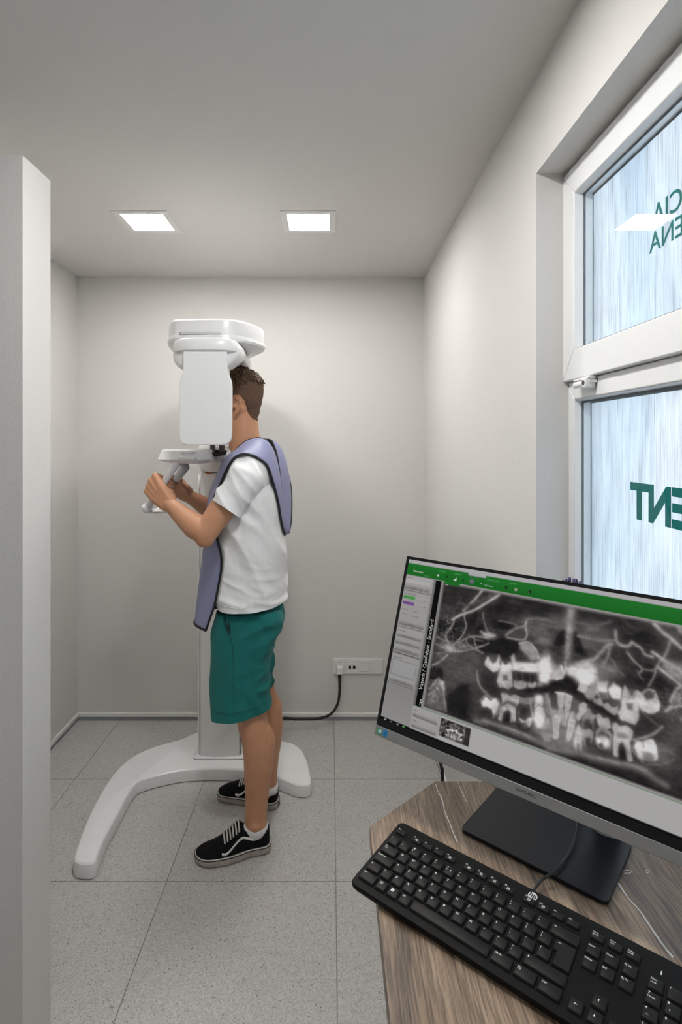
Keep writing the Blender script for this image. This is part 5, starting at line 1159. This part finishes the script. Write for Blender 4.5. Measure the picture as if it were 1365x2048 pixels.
def cut(me, co, no, sel=None):
    bm = bmesh.new(); bm.from_mesh(me)
    if sel:
        fs = [f for f in bm.faces if sel(f.calc_center_median())]; es = {e for f in fs for e in f.edges}; vs = {v for f in fs for v in f.verts}
        bmesh.ops.bisect_plane(bm, geom=list(vs)+list(es)+fs, plane_co=co, plane_no=no, clear_outer=True)
        bm.to_mesh(me); bm.free(); me.update(); return
    bmesh.ops.bisect_plane(bm, geom=bm.verts[:]+bm.edges[:]+bm.faces[:], plane_co=co, plane_no=no, clear_outer=True)
    bm.to_mesh(me); bm.free(); me.update()
sb_, ss_ = build_shirt(); sme = remesh(sb_, .0052, 5); slv = remesh(ss_, .0045, 5); wrinkle(sme, fold); wrinkle(slv, fold)
cut(sme, V((-.18, YM, .944)), V((.05, 0, -1)).normalized())
ax = (E_-Sh).normalized(); s1 = Sh+ax*.155+V((.005, -.006, -.008))
for f in (lambda p: V(p), lambda p: mir(p)):
    a_ = V((ax.x, ax.y if f(Sh).y < YM else -ax.y, ax.z)); c_ = f(s1); near_ = c_.y < YM
    cut(slv, c_, a_, lambda p: (p.y < YM) == near_)
bm = bmesh.new(); bm.from_mesh(sme); bm.from_mesh(slv); bm.to_mesh(sme); bm.free(); sme.update()
shirt = link('t_shirt', sme, M['shirt'], man, smooth='all')
# stitched hem bands
ax = (E_-Sh).normalized(); s1 = Sh+ax*.150+V((.005, -.006, -.008))
def ringpts(c, axis, r, ref, n=32):
    u = (V(ref)-axis*V(ref).dot(axis)).normalized(); w = axis.cross(u); return [c+u*r*math.cos(2*math.pi*i/n)+w*r*math.sin(2*math.pi*i/n) for i in range(n)]
MB().tube(ringpts(s1-ax*.012, ax, .0535, (0, 0, 1)), .0010, 6, closed=True).obj('sleeve_hem', M['shirt'], shirt, smooth='all')
# ---- shorts
def build_shorts(NL, FL):
    b = MB(); n = 36
    secs = [(-.316, 1.02, .108, .145), (-.318, .96, .112, .150), (-.318, .90, .120, .160), (-.322, .84, .126, .170), (-.330, .80, .122, .168)]
    b.rings([[V((x+a*math.cos(t), YM+w*math.sin(t), z)) for t in [2*math.pi*i/n for i in range(n)]] for x, z, a, w in secs])
    for yy, dx, rows in ((2.088, 0, [(900, .915, 432, 562, .074), (0, .88, 426, 566, .080), (0, .84, 423, 560, .084), (0, .80, 422, 550, .086), (0, .76, 422, 543, .087), (0, .72, 422, 539, .088), (0, .61, 422, 538, .092), (0, .545, 423, 539, .094), (0, .480, 424, 539, .092)]),
                         (2.275, 0, [(0, .91, 440, 560, .075), (0, .84, 438, 558, .084), (0, .76, 442, 549, .084), (0, .68, 448, 547, .084), (0, .60, 455, 548, .082), (0, .53, 460, 548, .080), (0, .475, 462, 547, .078)])):
        R = []
        for _, z, a_, b_, w in rows:
            xa, xb = (a_-CX)*yy/F, (b_-CX)*yy/F; cx0, hx = (xa+xb)/2, (xb-xa)/2
            tilt = .018 if z < .56 else .01 if z < .65 else 0
            R.append([V((cx0+hx*math.copysign(abs(math.cos(t))**.85, math.cos(t)), yy+w*math.copysign(abs(math.sin(t))**.9, math.sin(t)), z+tilt*math.cos(t))) for t in [2*math.pi*i/n for i in range(n)]])
        b.rings(R)
    return b
def fold2(p, nr):
    f = .0090*noise.noise(V((p.x*11, p.y*8, p.z*3)))+.0050*noise.noise(V((p.x*26+p.z*10, p.y*14, p.z*6)))
    f += .004*max(0, 1-abs(p.z-.87)/.09)*noise.noise(V((p.x*30, p.y*30, p.z*4)))
    f += .008*max(0, min(1, (p.x+.38)/.12))*(1-2.4*abs(noise.noise(V((p.x*12+p.z*9, p.y*6, p.z*16-p.x*8)))))
    return f
pme = remesh(build_shorts(NL, FL), .0050, 5); wrinkle(pme, fold2)
cut(pme, V((-.456, YM, .517)), V((.17, 0, -.985)))
shorts = link('shorts', pme, M['shorts'], man, smooth='all')
# side seam, hem stitch, pocket opening drawn as raised cord lying on the cloth
from mathutils.bvhtree import BVHTree
def bvh(me): return BVHTree.FromPolygons([v.co for v in me.vertices], [tuple(p.vertices) for p in me.polygons])
def onsurf(t, pts, off=.0006):
    out = []
    for p in pts:
        q, nn, i, d = t.find_nearest(p); out.append(q+nn*off)
    return out
def cast(t, px, py, off=.0006):
    o = V((0, 0, EYE)); d = V(((px-CX)/F, 1, -(py-CY)/F)).normalized(); q, nn, i, ds = t.ray_cast(o, d)
    return None if q is None else q+nn*off
TS = bvh(pme); TH = bvh(sme)
def drape(t, pts, k=6, off=.0006):
    c = cat_rom([V((a, b, 0)) for a, b in pts], k); return [q for q in (cast(t, p.x, p.y, off) for p in c) if q is not None]
MB().tube(drape(TS, [(462, 1275), (466, 1300), (468, 1360), (469, 1430)]), .0011, 6).obj('side_seam', M['seam'], shorts, smooth='all')
MB().tube(drape(TH, [(434, 1206), (450, 1212), (478, 1217), (510, 1211), (545, 1200), (566, 1188)]), .0008, 6).obj('hem_stitch', M['shirt'], shirt, smooth='all')
MB().tube(drape(TS, [(425, 1422), (445, 1427.5), (470, 1427), (505, 1418), (534, 1404)]), .0009, 6).obj('hem_stitch', M['seam'], shorts, smooth='all')
pk = drape(TS, [(448, 1230), (446, 1245), (450, 1260), (460, 1272), (463, 1258), (459, 1240), (452, 1228)], 5, .0006)
MB().tube(pk, .0026, 6).obj('pocket_edge', M['shorts'], shorts, smooth='all')
pk2 = drape(TS, [(451, 1229), (450, 1245), (454, 1259), (460.5, 1270), (462, 1258), (458, 1241)], 4, .0028)
cpk = sum(pk2, V())/len(pk2); n = len(pk2); MB().add(pk2+[cpk], [(i, (i+1) % n, n) for i in range(n)]).obj('pocket_opening', mat('pocket_shade', (.004, .035, .034), .9), shorts)  # dark patch on the cloth paints the shade inside the pocket
# drawcord side, ok
# ---- lead apron
def apron():
    rows = [ # near edge px,py,d ; inner (centre or neck) px,py,d
     (412,1261,2.03, 392,1238,2.175),(420,1238,2.03,393.5,1222,2.175),(429,1211,2.03,396,1195,2.175),(438,1166,2.03,401,1155,2.175),(443,1135,2.03,405,1125,2.175),(442,1108,2.025,408,1098,2.175),(436,1085,2.015,411,1078,2.175),
     (428,1050,2.0,414,1045,2.175),(423,1018,1.985,419,1012,2.175),(431.5,987,1.975,424,985,2.175),(444,961,1.97,434,958,2.175),(455,936,1.965,446,926,2.172),(466,918,1.97,458,911,2.15),(477,910.5,1.975,470,902,2.12),(488,908,1.975,481,891.5,2.106),(500,909.5,1.985,491,883.5,2.10),
     (512,914,1.99,501,878.5,2.10),(522,920,1.995,511,876.5,2.10),(532,927,2.0,522,876.5,2.11),(539,940,2.01,532,880,2.125),(544,956,2.02,541,889,2.145),(549,973,2.03,548,902,2.155),(555,995,2.045,553.5,922,2.162),(559,1015,2.06,557.5,945,2.165),(562,1035,2.075,561,975,2.167),(566,1055,2.10,565.5,1015,2.168),(570.5,1069,2.14,571,1067,2.168)]
    NC = 10; R = []
    for i, (a, b, c, d, e, f) in enumerate(rows):
        Ep, Ip = P(a, b, c), P(d, e, f); row = []
        for k in range(NC+1):
            t = k/NC
            y = Ip.y+(Ep.y-Ip.y)*math.sin(t*math.pi/2)**1.0 if False else Ip.y+(Ep.y-Ip.y)*t
            if i < 11: x = Ip.x+(Ep.x-Ip.x)*t**2.2; z = Ip.z+(Ep.z-Ip.z)*t
            else:
                w = min(1, max(0, (i-10)/4)); pw = 2.2*(1-w)+1.25*w
                x = Ip.x+(Ep.x-Ip.x)*t**(pw if i < 16 else 1.3)+(0 if i < 17 else .010*math.sin(math.pi*t)*min(1, (i-16)/4))
                z = Ip.z+(Ep.z-Ip.z)*t**1.7
                if 11 < i < 20: z += .006*math.sin(math.pi*t)
            row.append(V((x, y, z)))
        R.append(row)
    return R
AR = apron()
def grid_mesh(G):
    nr, nc = len(G), len(G[0]); vs = [p for r in G for p in r]
    return vs, [(i*nc+j, i*nc+j+1, (i+1)*nc+j+1, (i+1)*nc+j) for i in range(nr-1) for j in range(nc-1)]
def resample(G, k=3):
    cols = [cat_rom([r[j] for r in G], k) for j in range(len(G[0]))]; return [[c[i] for c in cols] for i in range(len(cols[0]))]
A1 = resample(AR)
SP = lambda i, n: i/n
def far_pt(p, i, n):
    t = i/n; q = V((p.x, 2*2.176-p.y, p.z)); w = max(0, min(1, (t-.42)/.2))
    q.x += (.036*w-.008*(1-w))*min(1, abs(p.y-2.176)/.14)
    q.z += -.004*w; return q
A2 = [[far_pt(p, i, len(A1)-1) for p in r] for i, r in enumerate(A1)]
ap = bpy.data.objects.new('lead_apron', None); COL.objects.link(ap); ap.parent = man; ap.matrix_parent_inverse = man.matrix_basis.inverted(); ap.name = 'lead_apron'; bpy.data.objects.remove(ap)
def panel(G, name, flip):
    vs, fs = grid_mesh(G)
    if flip: fs = [f[::-1] for f in fs]
    me = bpy.data.meshes.new(name); me.from_pydata(vs, [], fs); me.update(); me.materials.append(M['apron']); me.materials.append(M['apronin'])
    o = bpy.data.objects.new(name, me); COL.objects.link(o); o.parent = man; o.matrix_parent_inverse = man.matrix_basis.inverted()
    for p in me.polygons: p.use_smooth = True
    md = o.modifiers.new('s', 'SOLIDIFY'); md.thickness = .004; md.offset = -1; md.material_offset = 1; md.material_offset_rim = 1
    return o
va, fa = grid_mesh(A1)
# join the two fronts by one mesh: near half + far half
def outward(G):
    a, b, c = G[4][-1], G[4][0], G[8][0]; nn = (b-a).cross(c-b); return nn.x < 0
nearp = panel(A1, 'lead_apron', outward(A1)); nearp['label'] = 'lavender lead apron half over the near shoulder'
farp = panel(A2, 'lead_apron', not outward(A1)); farp['label'] = 'lavender lead apron half over the far shoulder'
def trim_(G, parent, half):
    edge = [r[-1] for r in G]; inner = [r[0] for r in G]; n = len(G); i0 = int(n*12/27)
    MB().tube([p for p in edge], .0042, 8).obj('black_binding', M['aprontrim'], parent, smooth='all')
    MB().tube([p for p in inner[i0:]], .0042 if half else .0034, 8).obj('black_binding', M['aprontrim'], parent, smooth='all')
    MB().tube([p for p in G[0]], .0045, 8).obj('black_binding', M['aprontrim'], parent, smooth='all')
trim_(A1, nearp, 1); trim_(A2, farp, 0)
# the shirt lies under the apron: press any cloth that would come through back below it
gv, gf = [], []
for G in (A1, A2):
    v_, f_ = grid_mesh(G); k = len(gv); gv += v_; gf += [tuple(i+k for i in f) for f in f_]
AB = BVHTree.FromPolygons(gv, gf)
moved = set()
for v in sme.vertices:
    q, n_, i_, d_ = AB.find_nearest(v.co, .035)
    if q is None: continue
    ref = q-V((-.32, YM, min(q.z, 1.40)))
    if n_.dot(ref) < 0: n_ = -n_
    h_ = (v.co-q).dot(n_)
    if h_ > -.008 and (v.co-q-n_*h_).length < .012: v.co = v.co-n_*(h_+.008); moved.add(v.index)
bm = bmesh.new(); bm.from_mesh(sme); bm.verts.ensure_lookup_table()
grow = set(moved)
for _ in range(3): grow |= {e.other_vert(bm.verts[i]).index for i in grow for e in bm.verts[i].link_edges}
vs_ = [bm.verts[i] for i in grow]
for _ in range(6): bmesh.ops.smooth_vert(bm, verts=vs_, factor=.5, use_axis_x=True, use_axis_y=True, use_axis_z=True)
bm.to_mesh(sme); bm.free(); sme.update()
# ---- shoes
def shoe(heel, toe, side, label):
    """heel / toe = floor points; built in local axes: x forward, y outward, z up"""
    fw = V((toe.x-heel.x, toe.y-heel.y, 0)); L = fw.length; fw.normalize(); lat = V((-fw.y, fw.x, 0))
    Mx = Matrix((fw, lat, V((0, 0, 1)))).transposed().to_4x4(); Mx.translation = V((heel.x, heel.y, 0))
    r = bpy.data.objects.new('shoe', bpy.data.meshes.new('x')); bpy.data.objects.remove(r)
    def out_(s): # (left, right) half widths along the foot
        t = s
        base = .036+.012*math.sin(math.pi*min(1, max(0, (t-.30)/.85)))
        endc = math.sqrt(max(0, 1-(max(0, (t-.84)/.16))**2))*1.0; endh = math.sqrt(max(0, 1-(max(0, (.10-t)/.10))**2))
        return base*endc*endh
    ss = [0, .008, .025, .05, .09, .14, .22, .30, .40, .50, .60, .70, .78, .85, .90, .94, .97, .99, 1.0]
    cv = lambda t: side*(-.010*math.sin(math.pi*max(0, (t-.25))/.75)) if t > .25 else 0
    def ring_floor(g, z, zt=0): # outline ring
        up = [(s*L+(0 if 0 < s < 1 else 0), cv(s)+out_(s)+g) for s in ss]; dn = [(s*L, cv(s)-out_(s)-g) for s in ss]
        x_ = lambda x: (x-L/2)*(1+2*g/L)+L/2
        return [V((x_(x), y, z+zt*max(0, x/L-.8))) for x, y in dn]+[V((x_(x), y, z+zt*max(0, x/L-.8))) for x, y in up[::-1]]
    sole = MB().rings([ring_floor(-.003, .0, .06), ring_floor(.001, .003, .05), ring_floor(.003, .010, .02), ring_floor(.003, .025), ring_floor(.001, .029), ring_floor(-.002, .030)])
    def ob(mb, name, m, par, **k):
        o = mb.obj(name, m, par, local=True, **k); return o
    me = sole.mesh('shoe')
    # upper
    def top(t):  # height of the upper ridge along the foot
        K = [(0, .094), (.05, .100), (.12, .098), (.20, .091), (.30, .097), (.38, .124), (.42, .130), (.50, .112), (.60, .090), (.72, .070), (.82, .058), (.90, .050), (.97, .040), (1, .034)]
        for (a, b), (c, d) in zip(K[:-1], K[1:]):
            if a <= t <= c: return b+(d-b)*(t-a)/(c-a)
        return .03
    def sec(t, g=0, n=20):
        w = out_(t)+g; zt = top(t)+g; z0 = .026; R = []
        for k in range(n+1):
            a = math.pi*k/n; ca_, sa = math.cos(a), math.sin(a)
            nar = (1-.28*(max(0, sa))**1.2) if t > .36 else 1-.10*sa
            R.append(V((t*L, cv(t)+w*math.copysign(abs(ca_)**.75, ca_)*nar, z0+(zt-z0)*abs(sa)**.85)))
        return R
    tt = [0.012, .03, .06, .10, .15, .20, .26, .32, .37, .41, .45, .5, .56, .62, .68, .74, .80, .86, .91, .95, .98, .995]
    rings = [sec(t) for t in tt]
    # collar opening: for t < .38 drop the top and open it
    up = MB(); n1 = len(rings[0])
    for i, t in enumerate(tt):
        if t < .385:
            w = out_(t)
            for k in range(n1):
                a = math.pi*k/(n1-1)
                if .30*math.pi < a < .70*math.pi:
                    f = min(1, (min(a-.30*math.pi, .70*math.pi-a))/(.08*math.pi)); rings[i][k].z -= f*.020*(1 if t > .05 else .2)
    up.rings(rings, caps=True)
    ume = up.mesh('upper')
    return Mx, L, sole, up, sec, top, cv, out_, ob, ring_floor
for idx, (hl, te, sd, lab) in enumerate(((P(541, 1683, 2.100), P(391, 1707, 2.035), -1, 'near'), (P(557, 1612, 2.335), P(438, 1590, 2.405), 1, 'far'))):
    hl.z = te.z = 0
    Mx, L, sole, up, sec, top, cv, out_, ob, rf = shoe(hl, te, sd, lab)
    uo = up.obj('shoe', M['canvas'], man, local=True, smooth='all'); uo.matrix_basis = man.matrix_basis.inverted() @ Mx
    sub = uo.modifiers.new('s', 'SUBSURF'); sub.levels = 1; sub.render_levels = 1
    uo['label'] = 'black low sneaker on the %s foot' % lab
    ob(sole, 'sole', M['sole'], uo, smooth=True, auto=45)
    ed = rf(.0033, .0278); MB().tube(ed, .0012, 6, closed=True).obj('sole_line', M['rubber'], uo, local=True, smooth='all')
    ed = rf(.0005, .0305); MB().tube(ed, .0016, 6, closed=True).obj('foxing_top', M['stripe'], uo, local=True, smooth='all')
    # curved side stripe, both sides
    for sgn in (1, -1):
        path = [(.66, .045), (.61, .043), (.555, .051), (.49, .066), (.42, .079), (.36, .079), (.29, .069), (.22, .063), (.14, .066)]
        c = cat_rom([V((a, b, 0)) for a, b in path], 5); vsL = []
        for i, p in enumerate(c):
            t, z = p.x, p.y; wd = .0042*min(1, (len(c)-i)/9+.1)
            for dz in (-wd, wd):
                R_ = sec(t, .0012); zz = z+dz
                cand = [q for q in R_ if (q.y-cv(t))*sgn > 0]; cand.sort(key=lambda q: q.z)
                yv = cand[0].y
                for q0_, q1_ in zip(cand[:-1], cand[1:]):
                    if q0_.z <= zz <= q1_.z: yv = q0_.y+(q1_.y-q0_.y)*(zz-q0_.z)/max(1e-6, q1_.z-q0_.z)
                vsL.append(V((t*L, yv+sgn*.0006, zz)))
        n = len(c); o = MB().add(vsL, [(2*i, 2*i+1, 2*i+3, 2*i+2) for i in range(n-1)]).obj('side_stripe', M['stripe'], uo, local=True, smooth='all')
        md = o.modifiers.new('s', 'SOLIDIFY'); md.thickness = .0016; md.offset = 0
    # laces
    for j in range(6):
        t = .44+j*.038
        R_ = sec(t, .0025); n = len(R_); mid = [R_[k] for k in range(int(n*.27), int(n*.73)+1)]
        o = MB().tube([V((p.x+(.006*(i/len(mid)-.5)), p.y, p.z)) for i, p in enumerate(mid)], [(.0012, .0030)]*len(mid), 8, ref=(0, 0, 1)).obj('lace', M['lace'], uo, local=True, smooth='all')
    # heel tab, sock
    if idx == 1: MB().box((-.0045, -.008, .008), (-.0025, .008, .022)).obj('heel_label', mat('heel_red', (.12, .02, .015), .6), uo, local=True)
    an = (NL if idx == 0 else FL)[9]; iv = Mx.inverted() @ an
    MB().rings([[V((iv.x+a*math.cos(t)-dx, iv.y+b*math.sin(t), z+(.006*abs(math.cos(t))))) for t in [2*math.pi*k/24 for k in range(24)]] for a, b, z, dx in ((.046, .031, .06, 0), (.0475, .035, .080, 0), (.0475, .0375, .0905, 0), (.0460, .0375, .0935, 0), (.040, .032, .091, 0))]).obj('sock', M['shirt'], uo, local=True, smooth='all')
